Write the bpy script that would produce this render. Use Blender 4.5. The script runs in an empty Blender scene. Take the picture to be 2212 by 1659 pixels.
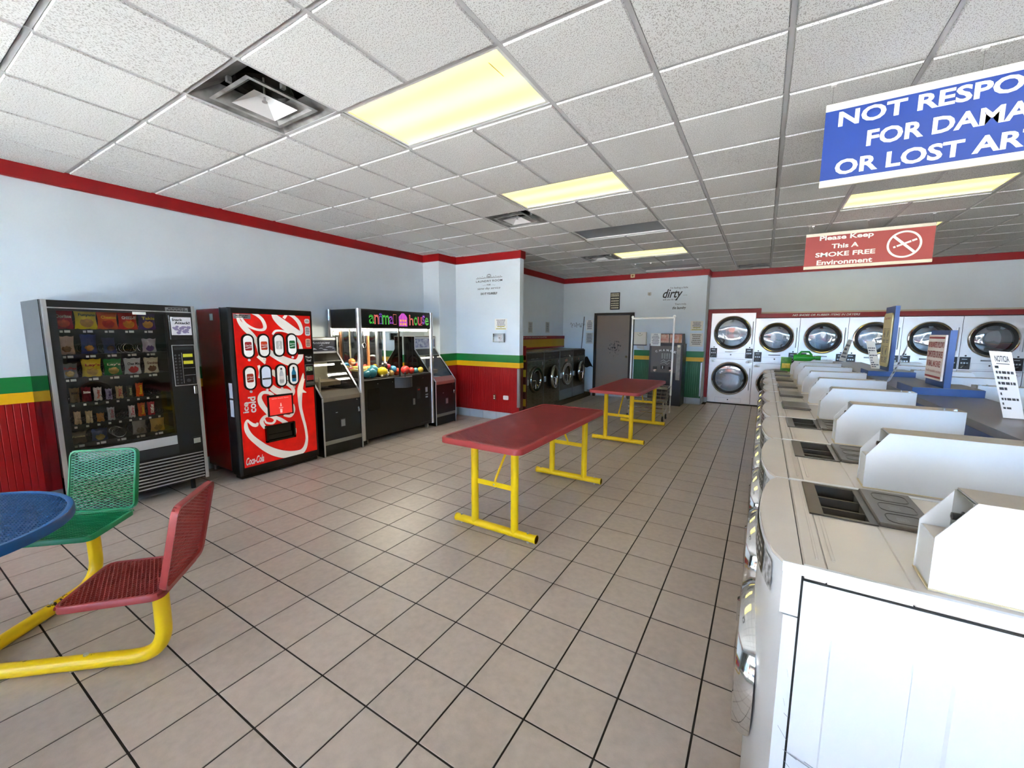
import bpy, math, random
from mathutils import Matrix, Vector
random.seed(7)
SC = bpy.context.scene
COL = SC.collection
# ------------------------------------------------------------------ camera (solved from the ceiling grid and the floor tiles)
FPX, YAW, PITCH, ROLL, CAMH, ZC = 885.56, -.54816, -.12424, .00453, 1.6013, 3.002
def _basis():
    cy, sy, cp, sp, cr, sr = math.cos(YAW), math.sin(YAW), math.cos(PITCH), math.sin(PITCH), math.cos(ROLL), math.sin(ROLL)
    fw = Vector((sy*cp, cy*cp, sp)); rt = Vector((cy, -sy, 0)); up = rt.cross(fw)
    return cr*rt+sr*up, -sr*rt+cr*up, fw
RT, UP, FW = _basis()
cam = bpy.data.cameras.new('camera'); camo = bpy.data.objects.new('camera', cam); COL.objects.link(camo)
cam.sensor_width = 36; cam.lens = FPX*36/2212; cam.clip_start = .02; cam.clip_end = 200
camo.matrix_world = Matrix(((RT.x, UP.x, -FW.x, 0), (RT.y, UP.y, -FW.y, 0), (RT.z, UP.z, -FW.z, CAMH), (0, 0, 0, 1)))
SC.camera = camo
# ------------------------------------------------------------------ world, sun, exposure
W = bpy.data.worlds.new('sky'); SC.world = W; W.use_nodes = True
_n = W.node_tree; _bg = _n.nodes['Background']
_bg.inputs[0].default_value = (.55, .76, 1.0, 1); _bg.inputs[1].default_value = .09
sun = bpy.data.lights.new('sun', 'SUN'); sun.energy = 16.0; sun.angle = .01; sun.color = (.93, .97, 1.0)
suno = bpy.data.objects.new('sun', sun); COL.objects.link(suno); suno.rotation_euler = Vector((.22,.42,-.88)).to_track_quat('-Z','Y').to_euler()
VS = SC.view_settings
VS.view_transform = 'Standard'; VS.look = 'None'; VS.gamma = 1; VS.use_curve_mapping = False; VS.exposure = 4.6
# ------------------------------------------------------------------ pixel -> point on a known plane
def ray(u, v):
    return RT*((u-1106)/FPX) + UP*((829.5-v)/FPX) + FW
def _pl(u, v, ax, val):
    d = ray(u, v); o = Vector((0, 0, CAMH)); return o + d*((val-o[ax])/d[ax])
def PX(u, v, x): return _pl(u, v, 0, x)
def PY(u, v, y): return _pl(u, v, 1, y)
def PZ(u, v, z): return _pl(u, v, 2, z)
def crop(x0, y0, w, ow): return lambda a, b: (x0+a*w/ow, y0+b*w/ow)
def proj(p):
    q = Vector(p)-Vector((0, 0, CAMH)); w = q.dot(FW)
    return (1106+FPX*q.dot(RT)/w, 829.5-FPX*q.dot(UP)/w) if w > .05 else None
# ------------------------------------------------------------------ materials
def lin(h):
    h = h.lstrip('#'); out = []
    for i in (0, 2, 4):
        c = int(h[i:i+2], 16)/255
        out.append(c/12.92 if c <= .04045 else ((c+.055)/1.055)**2.4)
    return (*out, 1)
MATS = {}
def M(name, col='#ffffff', rough=.5, metal=0, var=0, vscale=8, bump=0, bscale=60, spec=.5, emit=None, estr=1, coat=0, dark=None, ior=None):
    """procedural material: base colour with a little noise variation and fine relief"""
    if name in MATS: return MATS[name]
    m = bpy.data.materials.new(name); m.use_nodes = True; nt = m.node_tree; b = nt.nodes['Principled BSDF']
    c = lin(col); b.inputs['Base Color'].default_value = c
    b.inputs['Roughness'].default_value = rough; b.inputs['Metallic'].default_value = metal
    b.inputs['Specular IOR Level'].default_value = spec
    if coat: b.inputs['Coat Weight'].default_value = coat; b.inputs['Coat Roughness'].default_value = .06
    tc = nt.nodes.new('ShaderNodeTexCoord')
    if var:
        no = nt.nodes.new('ShaderNodeTexNoise'); no.inputs['Scale'].default_value = vscale; no.inputs['Detail'].default_value = 4
        nt.links.new(tc.outputs['Object'], no.inputs['Vector'])
        rp = nt.nodes.new('ShaderNodeValToRGB'); rp.color_ramp.elements[0].position = .3; rp.color_ramp.elements[1].position = .7
        d = lin(dark) if dark else tuple(x*(1-var) for x in c[:3])+(1,)
        rp.color_ramp.elements[0].color = d; rp.color_ramp.elements[1].color = tuple(min(1, x*(1+var*.4)) for x in c[:3])+(1,)
        nt.links.new(no.outputs['Fac'], rp.inputs['Fac']); nt.links.new(rp.outputs['Color'], b.inputs['Base Color'])
    if bump:
        n2 = nt.nodes.new('ShaderNodeTexNoise'); n2.inputs['Scale'].default_value = bscale; n2.inputs['Detail'].default_value = 3
        nt.links.new(tc.outputs['Object'], n2.inputs['Vector'])
        bp = nt.nodes.new('ShaderNodeBump'); bp.inputs['Strength'].default_value = bump; bp.inputs['Distance'].default_value = .004
        nt.links.new(n2.outputs['Fac'], bp.inputs['Height']); nt.links.new(bp.outputs['Normal'], b.inputs['Normal'])
    if emit:
        b.inputs['Emission Color'].default_value = lin(emit) if isinstance(emit, str) else (*emit, 1); b.inputs['Emission Strength'].default_value = estr*.1
    MATS[name] = m; return m
def glass(name, tint='#ffffff', gloss=1.0, rough=.01, clear=.96, mult=1.7):
    """thin sheet of clear glass: transmission plus fresnel reflection"""
    if name in MATS: return MATS[name]
    m = bpy.data.materials.new(name); m.use_nodes = True; nt = m.node_tree; nt.nodes.clear()
    o = nt.nodes.new('ShaderNodeOutputMaterial'); t = nt.nodes.new('ShaderNodeBsdfTransparent'); g = nt.nodes.new('ShaderNodeBsdfGlossy')
    x = nt.nodes.new('ShaderNodeMixShader'); f = nt.nodes.new('ShaderNodeFresnel'); f.inputs['IOR'].default_value = 1.52
    c = lin(tint); t.inputs[0].default_value = tuple(q*clear for q in c[:3])+(1,)
    g.inputs['Roughness'].default_value = rough; g.inputs[0].default_value = (gloss, gloss, gloss, 1)
    mu = nt.nodes.new('ShaderNodeMath'); mu.operation = 'MULTIPLY'; mu.use_clamp = True; mu.inputs[1].default_value = mult
    nt.links.new(f.outputs[0], mu.inputs[0]); nt.links.new(mu.outputs[0], x.inputs[0])
    nt.links.new(t.outputs[0], x.inputs[1]); nt.links.new(g.outputs[0], x.inputs[2]); nt.links.new(x.outputs[0], o.inputs[0])
    MATS[name] = m; return m
def speckle(name, col, spot, scale, thr, rough=.9, bump=.3):
    """mineral-fibre tile: fissures and pin holes"""
    m = bpy.data.materials.new(name); m.use_nodes = True; nt = m.node_tree; b = nt.nodes['Principled BSDF']
    b.inputs['Roughness'].default_value = rough; b.inputs['Specular IOR Level'].default_value = .1
    tc = nt.nodes.new('ShaderNodeTexCoord'); mp = nt.nodes.new('ShaderNodeMapping'); mp.inputs['Scale'].default_value = (1, .62, 1)
    nt.links.new(tc.outputs['Object'], mp.inputs['Vector'])
    v = nt.nodes.new('ShaderNodeTexNoise'); v.inputs['Scale'].default_value = scale; v.inputs['Detail'].default_value = .09
    nt.links.new(mp.outputs[0], v.inputs['Vector'])
    r = nt.nodes.new('ShaderNodeValToRGB'); e = r.color_ramp.elements
    e[0].position = thr; e[0].color = lin(spot); e[1].position = thr+.05; e[1].color = lin(col)
    nt.links.new(v.outputs['Fac'], r.inputs['Fac']); nt.links.new(r.outputs['Color'], b.inputs['Base Color'])
    bp = nt.nodes.new('ShaderNodeBump'); bp.inputs['Strength'].default_value = bump; bp.inputs['Distance'].default_value = .003
    nt.links.new(r.outputs['Color'], bp.inputs['Height']); nt.links.new(bp.outputs['Normal'], b.inputs['Normal'])
    MATS[name] = m; return m
def brushed(name, col, rough=.3, axis=0):
    """stainless sheet with a fine brushed grain"""
    if name in MATS: return MATS[name]
    m = M(name, col, rough, .9); nt = m.node_tree; b = nt.nodes['Principled BSDF']
    tc = nt.nodes.new('ShaderNodeTexCoord'); mp = nt.nodes.new('ShaderNodeMapping')
    s = [160, 160, 160]; s[axis] = 3; mp.inputs['Scale'].default_value = s
    no = nt.nodes.new('ShaderNodeTexNoise'); no.inputs['Scale'].default_value = 2
    nt.links.new(tc.outputs['Object'], mp.inputs['Vector']); nt.links.new(mp.outputs[0], no.inputs['Vector'])
    mr = nt.nodes.new('ShaderNodeMapRange'); mr.inputs['To Min'].default_value = max(.05, rough-.08); mr.inputs['To Max'].default_value = rough+.1
    nt.links.new(no.outputs['Fac'], mr.inputs['Value']); nt.links.new(mr.outputs['Result'], b.inputs['Roughness'])
    return m
def stained(name, col, stain, centre, radius, rough=.5):
    """paint with a scuffed patch of dirt around one point"""
    m = M(name, col, rough); nt = m.node_tree; b = nt.nodes['Principled BSDF']
    tc = nt.nodes.new('ShaderNodeTexCoord'); vm = nt.nodes.new('ShaderNodeVectorMath'); vm.operation = 'DISTANCE'; vm.inputs[1].default_value = centre
    nt.links.new(tc.outputs['Object'], vm.inputs[0])
    no = nt.nodes.new('ShaderNodeTexNoise'); no.inputs['Scale'].default_value = 22; no.inputs['Detail'].default_value = 3
    nt.links.new(tc.outputs['Object'], no.inputs['Vector'])
    mr = nt.nodes.new('ShaderNodeMapRange'); mr.inputs['From Min'].default_value = 0; mr.inputs['From Max'].default_value = radius; mr.inputs['To Min'].default_value = .14; mr.inputs['To Max'].default_value = -.14
    nt.links.new(vm.outputs['Value'], mr.inputs['Value'])
    ad = nt.nodes.new('ShaderNodeMath'); ad.operation = 'ADD'; nt.links.new(no.outputs['Fac'], ad.inputs[0]); nt.links.new(mr.outputs['Result'], ad.inputs[1])
    r = nt.nodes.new('ShaderNodeValToRGB'); e = r.color_ramp.elements; e[0].position = .56; e[0].color = lin(col); e[1].position = .68; e[1].color = lin(stain)
    nt.links.new(ad.outputs[0], r.inputs['Fac']); nt.links.new(r.outputs['Color'], b.inputs['Base Color'])
    return m
# ------------------------------------------------------------------ mesh builder
class MB:
    def __init__(s): s.v = []; s.f = []
    def add(s, vs, fs):
        n = len(s.v); s.v += [tuple(q) for q in vs]; s.f += [tuple(i+n for i in f) for f in fs]; return s
    def box(s, x0, x1, y0, y1, z0, z1):
        return s.add([(x0,y0,z0),(x1,y0,z0),(x1,y1,z0),(x0,y1,z0),(x0,y0,z1),(x1,y0,z1),(x1,y1,z1),(x0,y1,z1)],
                     [(0,3,2,1),(4,5,6,7),(0,1,5,4),(1,2,6,5),(2,3,7,6),(3,0,4,7)])
    def bbox(s, x0, x1, y0, y1, z0, z1, b=.006):
        """box with chamfered edges"""
        X=(x0,x0+b,x1-b,x1); Y=(y0,y0+b,y1-b,y1); Z=(z0,z0+b,z1-b,z1)
        def P(i,j,k): return (X[i],Y[j],Z[k])
        vs=[]; idx={}
        for i in (0,1,2,3):
            for j in (0,1,2,3):
                for k in (0,1,2,3):
                    if sum(q in (0,3) for q in (i,j,k))==1: idx[i,j,k]=len(vs); vs.append(P(i,j,k))
        g=lambda *a: idx[a]; F=[]
        for e,o in ((0,0),(3,1)):
            q=[g(e,1,1),g(e,2,1),g(e,2,2),g(e,1,2)]; F.append(tuple(q if o else q[::-1]))
            q=[g(1,e,1),g(2,e,1),g(2,e,2),g(1,e,2)]; F.append(tuple(q[::-1] if o else q))
            q=[g(1,1,e),g(2,1,e),g(2,2,e),g(1,2,e)]; F.append(tuple(q if o else q[::-1]))
        for a in (0,3):
            for c in (0,3):
                i=1 if a==0 else 2; j=1 if c==0 else 2
                F.append((g(a,j,1),g(a,j,2),g(i,c,2),g(i,c,1))); F.append((g(a,1,j),g(a,2,j),g(i,2,c),g(i,1,c))); F.append((g(1,a,j),g(2,a,j),g(2,i,c),g(1,i,c)))
                for d in (0,3):
                    k=1 if d==0 else 2; F.append((g(a,j,k),g(i,c,k),g(i,j,d)))
        return s.add(vs,F)
    def prism(s, poly, axis, a, b):
        """2D outline extruded along an axis; axis x: (y,z), y: (x,z), z: (x,y)"""
        n=len(poly)
        def P(p,t):
            return (t,p[0],p[1]) if axis==0 else (p[0],t,p[1]) if axis==1 else (p[0],p[1],t)
        vs=[P(p,a) for p in poly]+[P(p,b) for p in poly]
        return s.add(vs,[tuple(range(n))[::-1],tuple(range(n,2*n))]+[(i,(i+1)%n,n+(i+1)%n,n+i) for i in range(n)])
    def frustum(s, poly, axis, a, b, k, c=None):
        n=len(poly); cx=c or (sum(p[0] for p in poly)/n,sum(p[1] for p in poly)/n)
        def P(p,t): return (t,p[0],p[1]) if axis==0 else (p[0],t,p[1]) if axis==1 else (p[0],p[1],t)
        p2=[(cx[0]+(p[0]-cx[0])*k,cx[1]+(p[1]-cx[1])*k) for p in poly]
        return s.add([P(p,a) for p in poly]+[P(p,b) for p in p2],[tuple(range(n))[::-1],tuple(range(n,2*n))]+[(i,(i+1)%n,n+(i+1)%n,n+i) for i in range(n)])
    def tube(s, pts, r, n=10, cap=True, closed=False):
        pts=[Vector(p) for p in pts]; N=len(pts); rs=r if isinstance(r,(list,tuple)) else [r]*N
        vs=[]; fs=[]; prev=None
        for i,p in enumerate(pts):
            if closed: t=(pts[(i+1)%N]-pts[i-1])
            else: t=(pts[min(i+1,N-1)]-pts[max(i-1,0)])
            t.normalize()
            if prev is None:
                a=Vector((0,0,1)) if abs(t.z)<.9 else Vector((1,0,0)); u=t.cross(a).normalized()
            else:
                u=(prev-t*prev.dot(t)).normalized()
            prev=u; w=t.cross(u)
            for k in range(n):
                an=2*math.pi*k/n; vs.append(p+(u*math.cos(an)+w*math.sin(an))*rs[i])
        for i in range(N if closed else N-1):
            for k in range(n):
                a=i*n+k; b=i*n+(k+1)%n; c=((i+1)%N)*n+(k+1)%n; d=((i+1)%N)*n+k; fs.append((a,b,c,d))
        if cap and not closed: fs+= [tuple(range(n))[::-1], tuple(range((N-1)*n,N*n))]
        return s.add(vs,fs)
    def cyl(s, p0, p1, r, n=16): return s.tube([p0,p1],r,n)
    def lathe(s, prof, c, axis, n=32, a0=0):
        """profile (radius, height) turned about an axis through c"""
        vs=[]; fs=[]; m=len(prof)
        for k in range(n):
            an=a0+2*math.pi*k/n; ca,sa=math.cos(an),math.sin(an)
            for r,h in prof:
                q=(h,r*ca,r*sa) if axis==0 else (r*ca,h,r*sa) if axis==1 else (r*ca,r*sa,h)
                vs.append((c[0]+q[0],c[1]+q[1],c[2]+q[2]))
        for k in range(n):
            for j in range(m-1):
                fs.append((k*m+j,k*m+j+1,((k+1)%n)*m+j+1,((k+1)%n)*m+j))
        return s.add(vs,fs)
    def ball(s, c, r, n=12, m=8, sc=(1,1,1)):
        vs=[]; fs=[]
        for j in range(m+1):
            t=math.pi*j/m
            for k in range(n):
                a=2*math.pi*k/n; vs.append((c[0]+r*sc[0]*math.sin(t)*math.cos(a),c[1]+r*sc[1]*math.sin(t)*math.sin(a),c[2]+r*sc[2]*math.cos(t)))
        for j in range(m):
            for k in range(n): fs.append((j*n+k,j*n+(k+1)%n,(j+1)*n+(k+1)%n,(j+1)*n+k))
        return s.add(vs,fs)
    def holed(s, x0, x1, z0, z1, cx, cz, r, y, n=48, axis=1):
        """rectangular sheet with a round hole, lying in the plane y (axis 1) or x (axis 0)"""
        vs=[]; fs=[]
        for k in range(n):
            an=2*math.pi*k/n; c,q=math.cos(an),math.sin(an)
            t=min(((x1-cx)/c if c>0 else (x0-cx)/c) if abs(c)>1e-6 else 1e9, ((z1-cz)/q if q>0 else (z0-cz)/q) if abs(q)>1e-6 else 1e9)
            for d in (r,t):
                p=(cx+c*d,cz+q*d); vs.append((p[0],y,p[1]) if axis==1 else (y,p[0],p[1]))
        for k in range(n):
            j=(k+1)%n; fs.append((2*k,2*k+1,2*j+1,2*j))
        # corners
        def pt(p): return (p[0],y,p[1]) if axis==1 else (y,p[0],p[1])
        for px,pz in ((x0,z0),(x1,z0),(x1,z1),(x0,z1)):
            an=math.atan2(pz-cz,px-cx)%(2*math.pi); k=int(an/(2*math.pi)*n)%n
            nb=len(vs); vs.append(pt((px,pz))); fs.append((2*k+1,nb,2*((k+1)%n)+1))
        return s.add(vs,fs)
    def build(s, name, mat, parent=None, smooth=False, kind=None, mw=None):
        me=bpy.data.meshes.new(name); me.from_pydata(s.v,[],s.f)
        if smooth:
            me.polygons.foreach_set('use_smooth',[True]*len(me.polygons))
            try: me.set_sharp_from_angle(angle=math.radians(40))
            except Exception: pass
        me.materials.append(mat if not isinstance(mat,str) else MATS[mat]); me.update()
        o=bpy.data.objects.new(name,me); COL.objects.link(o)
        if parent: o.parent=parent
        if kind: o['kind']=kind
        if mw is not None: o.matrix_world=mw
        return o
def tag(o, label, cat, group=None):
    o['label']=label; o['category']=cat
    if group: o['group']=group
    return o
def thing(name, label, cat, loc=(0,0,0), rz=0, group=None):
    o=bpy.data.objects.new(name,None); o.empty_display_size=.05; COL.objects.link(o); o.location=loc; o.rotation_euler=(0,0,rz)
    return tag(o,label,cat,group)
def struct(name, mb, mat, parent=None):
    o=mb.build(name,mat,parent)
    if parent is None: o['kind']='structure'
    return o
def dup(src, parent=None):
    c=src.copy(); COL.objects.link(c)
    if parent: c.parent=parent
    for ch in src.children: dup(ch,c)
    return c
def rrect(x0,x1,z0,z1,r,n=5):
    out=[]
    for cx,cz,a in ((x1-r,z1-r,0),(x0+r,z1-r,90),(x0+r,z0+r,180),(x1-r,z0+r,270)):
        for k in range(n+1):
            t=math.radians(a+90*k/n); out.append((cx+r*math.cos(t),cz+r*math.sin(t)))
    return out
def catmull(pts, n=8):
    P=[pts[0]]+list(pts)+[pts[-1]]; out=[]
    for i in range(1,len(P)-2):
        for k in range(n):
            t=k/n; t2=t*t; t3=t2*t
            out.append(tuple(.5*((2*P[i][j])+(-P[i-1][j]+P[i+1][j])*t+(2*P[i-1][j]-5*P[i][j]+4*P[i+1][j]-P[i+2][j])*t2+(-P[i-1][j]+3*P[i][j]-3*P[i+1][j]+P[i+2][j])*t3) for j in range(len(pts[0]))))
    out.append(tuple(pts[-1])); return out
# ------------------------------------------------------------------ lettering
_tc={}
def tmesh(body, shear=0, bold=0, spacing=1, align='LEFT', lines=1):
    key=(body,shear,bold,spacing,align,lines)
    if key in _tc: return _tc[key]
    cu=bpy.data.curves.new('t','FONT'); cu.body=body; cu.size=1; cu.shear=shear; cu.offset=bold; cu.space_character=spacing; cu.align_x=align; cu.space_line=lines; cu.resolution_u=3
    o=bpy.data.objects.new('t',cu); COL.objects.link(o); bpy.context.view_layer.update()
    me=bpy.data.meshes.new_from_object(o.evaluated_get(bpy.context.evaluated_depsgraph_get()))
    vs=[tuple(v.co) for v in me.vertices]; fs=[tuple(p.vertices) for p in me.polygons]
    bpy.data.objects.remove(o); bpy.data.curves.remove(cu); bpy.data.meshes.remove(me)
    _tc[key]=(vs,fs); return vs,fs
def text(body, p0, xd, ud, w, h, mb=None, shear=0, bold=.012, spacing=1, align='CENTER', lines=1, th=.0006):
    """lettering fitted into a w x h box whose lower left corner is p0; xd, ud are the reading and up directions"""
    vs,fs=tmesh(body,shear,bold,spacing,align,lines); mb=mb or MB()
    if not vs: return mb
    a=min(v[0] for v in vs); b=max(v[0] for v in vs); c=min(v[1] for v in vs); d=max(v[1] for v in vs)
    xd=Vector(xd).normalized(); ud=Vector(ud).normalized(); nd=xd.cross(ud); p0=Vector(p0)
    sx=w/(b-a); sy=h/(d-c)
    return mb.add([p0+xd*((v[0]-a)*sx)+ud*((v[1]-c)*sy)+nd*th for v in vs],fs)
def ribbon(mb, pts, ws, f):
    """flat brush stroke: centre line and widths in 2D, f maps 2D to 3D"""
    n=len(pts); L=[]; R=[]
    for i in range(n):
        a=pts[max(i-1,0)]; b=pts[min(i+1,n-1)]; dx,dy=b[0]-a[0],b[1]-a[1]; q=math.hypot(dx,dy) or 1
        nx,ny=-dy/q*ws[i]/2,dx/q*ws[i]/2; L.append((pts[i][0]+nx,pts[i][1]+ny)); R.append((pts[i][0]-nx,pts[i][1]-ny))
    vs=[f(*p) for p in L]+[f(*p) for p in R]
    return mb.add(vs,[(i,i+1,n+i+1,n+i) for i in range(n-1)])
# ================================================================== THE ROOM
XL, XP, YPIL, YPART, YPB, XPE, XALC, YB, XBE, YD, XR, YF = -5.45, -5.07, 5.76, 6.24, 6.37, -3.66, -4.56, 10.05, -1.14, 10.55, 6.4, -2.3
GX, GY, GS = -2.42471, 1.22263, .6096          # ceiling grid
TX, TY, TS = -2.27233, 1.02597, .3048          # floor tiles
wallm = M('pale_blue_wall_paint', '#dbe7ef', .55, 0, .03, 3, .08, 90)
redtrim = M('crimson_trim_paint', '#9a0a0f', .35, 0, .06, 4)
greenp = M('green_band_paint', '#107a36', .4, 0, .05, 4)
yellp = M('yellow_band_paint', '#f0b70c', .4, 0, .05, 4)
redw = M('red_wainscot_paint', '#a30b0e', .38, 0, .08, 5)
greenw = M('green_wainscot_paint', '#17633a', .4, 0, .1, 5)
basem = M('grey_glazed_base_tile', '#aeb6bf', .3, 0, .08, 6)
black = M('black_satin', '#0b0b0d', .35)
steelstrip = M('bare_metal_strip', '#b9bcc0', .35, .8)
def objrand(m, amt):
    """each piece a touch lighter or darker than its neighbour"""
    nt=m.node_tree; b=nt.nodes['Principled BSDF']; oi=nt.nodes.new('ShaderNodeObjectInfo'); mr=nt.nodes.new('ShaderNodeMapRange')
    mr.inputs['To Min'].default_value=1-amt; mr.inputs['To Max'].default_value=1+amt*.5
    nt.links.new(oi.outputs['Random'],mr.inputs['Value']); mx=nt.nodes.new('ShaderNodeVectorMath'); mx.operation='SCALE'
    l=b.inputs['Base Color'].links
    if l: nt.links.new(l[0].from_socket,mx.inputs[0])
    else: mx.inputs[0].default_value=b.inputs['Base Color'].default_value[:3]
    nt.links.new(mr.outputs['Result'],mx.inputs['Scale']); nt.links.new(mx.outputs[0],b.inputs['Base Color'])
    for n in nt.nodes:
        if n.type=='TEX_NOISE' and n.inputs['Vector'].links:
            src=n.inputs['Vector'].links[0].from_socket; ad=nt.nodes.new('ShaderNodeVectorMath'); ad.operation='ADD'; sc=nt.nodes.new('ShaderNodeMath'); sc.operation='MULTIPLY'; sc.inputs[1].default_value=37.
            nt.links.new(oi.outputs['Random'],sc.inputs[0]); nt.links.new(src,ad.inputs[0]); nt.links.new(sc.outputs[0],ad.inputs[1]); nt.links.new(ad.outputs[0],n.inputs['Vector'])
# ---- floor: grout bed and tiles
tilem = M('warm_grey_quarry_tile', '#b9aba1', .33, 0, .10, 26, .12, 140, .45); objrand(tilem,.06)
grout = M('dark_grout', '#241f1d', .9)
floor = struct('floor', MB().box(XL-.1,XR+.1,YF-.1,YD+.1,-.12,-.003), grout)
def inside(x,y): return x>XL-.15 and x<XR and y>YF and y<YD+.05 and not (x<XP-.1 and y>YPIL+.3) and not (x<XALC-.1 and y>YPB) and not (x<XBE-.05 and y>YB+.2)
tmb=MB(); g=.0042; tmb.add([(-TS/2+g,-TS/2+g,-.03),(TS/2-g,-TS/2+g,-.03),(TS/2-g,TS/2-g,-.03),(-TS/2+g,TS/2-g,-.03),
   (-TS/2+g,-TS/2+g,-.0006),(TS/2-g,-TS/2+g,-.0006),(TS/2-g,TS/2-g,-.0015),(-TS/2+g,TS/2-g,-.0006),
   (-TS/2+g+.0008,-TS/2+g+.0008,0),(TS/2-g-.0008,-TS/2+g+.0008,0),(TS/2-g-.0008,TS/2-g-.0008,0),(-TS/2+g+.0008,TS/2-g-.0008,0)],
   [(0,1,5,4),(1,2,6,5),(2,3,7,6),(3,0,4,7),(4,5,9,8),(5,6,10,9),(6,7,11,10),(7,4,8,11),(8,9,10,11)])
cand=[]
for i in range(-11,29):
    for j in range(-22,32):
        cx,cy=TX+(i+.5)*TS,TY+(j+.5)*TS
        if not inside(cx,cy): continue
        q=proj((cx,cy,0)); a=0
        if q and -60<q[0]<1660 and q[1]<1720: a=1/(cx*cx+cy*cy+2.5)**1.5
        cand.append((a,cx,cy))
cand.sort(reverse=True)
t0=None
for a,cx,cy in cand[:300]:
    if t0 is None: t0=tmb.build('floor_tile',tilem,floor); o=t0
    else: o=t0.copy(); COL.objects.link(o)
    o.location=(cx,cy,0)
rest=MB()
for a,cx,cy in cand[300:]:
    rest.add([(v[0]+cx,v[1]+cy,v[2]) for v in tmb.v],tmb.f)
rest.build('floor_tile_field',tilem,floor,kind='stuff')
# ---- ceiling: deck, T-bars, tiles
deckm = M('ceiling_deck', '#8d8d8d', .9)
ceil = struct('ceiling', MB().box(XL-.15,XR+.15,YF-.15,YD+.15,ZC+.16,ZC+.3), deckm)
ctile = speckle('fissured_ceiling_tile','#d8d8d6','#a9a7a4',230,.36,bump=.1); objrand(ctile,.05)
barm = M('grey_enamel_t_bar','#b3b3b4',.45)
FIX=[(0,1),(0,4),(0,7),(0,10),(0,13),(5,1),(5,4),(5,7),(5,10),(5,13)]; DARKF={(0,7),(0,13),(5,4)}
VENT=[(-1,0),(-1,5),(-1,10)]
taken={(i+k,j) for i,j in FIX for k in (0,1)}|set(VENT)|{(3,14)}
I0,I1,J0,J1=-5,15,-12,16
def xg(i): return GX+i*GS
def yg(j): return GY+j*GS
for i in range(I0,I1):
    x=xg(i)
    if not XL<x<XR: continue
    segs=[]; st=YF
    for j in range(J0,J1):
        if any(i==a+1 and j==b for a,b in FIX): segs.append((st,yg(j))); st=yg(j+1)
    segs.append((st,YD))
    for a,b in segs: MB().box(x-.012,x+.012,a,b,ZC-.001,ZC+.004).box(x-.002,x+.0008,a,b,ZC+.004,ZC+.04).build('grid_bar',barm,ceil)
for j in range(J0,J1):
    y=yg(j)
    if YF<y<YD: MB().box(XL,XR,y-.012,y+.012,ZC,ZC+.004).box(XL,XR,y-.002,y+.0008,ZC+.004,ZC+.04).build('grid_bar',barm,ceil)
cm=MB()
for q,z in ((GS/2-.004,.022),(GS/2-.004,.010),(GS/2-.0135,.010),(GS/2-.019,-.004)): cm.v+=[(-q,-q,z),(q,-q,z),(q,q,z),(-q,q,z)]
cm.f=[(0,1,2,3),(12,13,14,15)]+[(4*r+k,4*r+(k+1)%4,4*r+4+(k+1)%4,4*r+4+k) for r in range(3) for k in range(4)]
cl=[]
for i in range(I0,I1):
    for j in range(J0,J1):
        x,y=xg(i+.5),yg(j+.5)
        if (i,j) in taken: continue
        if x<-5.1 and y>6.2 or x<-4.7 and y>6.8 or x<-1.3 and y>10.3 or x>XR+.2: continue
        q=proj((x,y,ZC)); a=1/(x*x+y*y+1.4**2)**1.5 if q and -200<q[0]<2400 and -150<q[1]<700 else 0
        cl.append((a,x,y,i,j))
cl.sort(reverse=True); c0=None; cr=MB()
for n,(a,x,y,i,j) in enumerate(cl):
    z=ZC-.004
    if n<300 and a>0:
        if c0 is None: c0=cm.build('ceiling_tile',ctile,ceil); o=c0
        else: o=c0.copy(); COL.objects.link(o)
        o.location=(x,y,z)
        if (i*7+j*3)%2: o.rotation_euler=(0,0,math.pi)
    else: cr.add([(v[0]+x,v[1]+y,v[2]+z) for v in cm.v],cm.f)
if cr.v: cr.build('ceiling_tile_field',ctile,ceil,kind='stuff')
# ---- walls
def beads(mb, axis, a, b, p, z0, z1, sgn, pitch=.042, d=.004):
    """beaded boards: flat strips with V grooves; axis 'x' runs along x on plane y=p"""
    n=max(1,int(round((b-a)/pitch))); w=(b-a)/n; prof=[]
    for k in range(n):
        prof+=[(a+k*w,0),(a+k*w+.004,d),(a+(k+1)*w-.004,d)]
    prof.append((b,0))
    vs=[]
    for t,h in prof:
        for z in (z0,z1): vs.append((t,p+sgn*h,z) if axis=='x' else (p+sgn*h,t,z))
    return mb.add(vs,[(2*i,2*i+1,2*i+3,2*i+2) for i in range(len(prof)-1)])
def base_tiles(name, axis, a, b, p, sgn, h=.15, pitch=.306):
    root=struct(name, MB().box(*((a,b,min(p,p+sgn*.004),max(p,p+sgn*.004)) if axis=='x' else (min(p,p+sgn*.004),max(p,p+sgn*.004),a,b)),0,h-.004), grout)
    t=a
    while t<b-.01:
        e=min(t+pitch,b); q0,q1=sorted((p+sgn*.004,p+sgn*.012))
        mb=MB(); mb.bbox(*((t+.0008,e-.002,q0,q1) if axis=='x' else (q0,q1,t+.0008,e-.002)),.002,h,.002)
        mb.build('base_tile',basem,root); t=e
    return root
def bands(parent, axis, a, b, p, sgn, wain):
    def bx(z0,z1,d):
        q0,q1=sorted((p,p+sgn*d)); return MB().box(*((a,b,q0,q1) if axis=='x' else (q0,q1,a,b)),z0,z1)
    bx(1.07,1.205,.006).build('green_band',greenp,parent); bx(.978,1.07,.010).build('yellow_band',yellp,parent)
    w=beads(MB(),axis,a,b,p+sgn*.001,.15,.978,sgn); w.build('wainscot',wain,parent)
wl=struct('wall_left', MB().box(XL-.1,XL,YF-.1,YPIL,0,ZC+.16), wallm); bands(wl,'y',YF,YPIL,XL,1,redw)
base_tiles('baseboard_left','y',YF,YPIL,XL,1)
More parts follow.
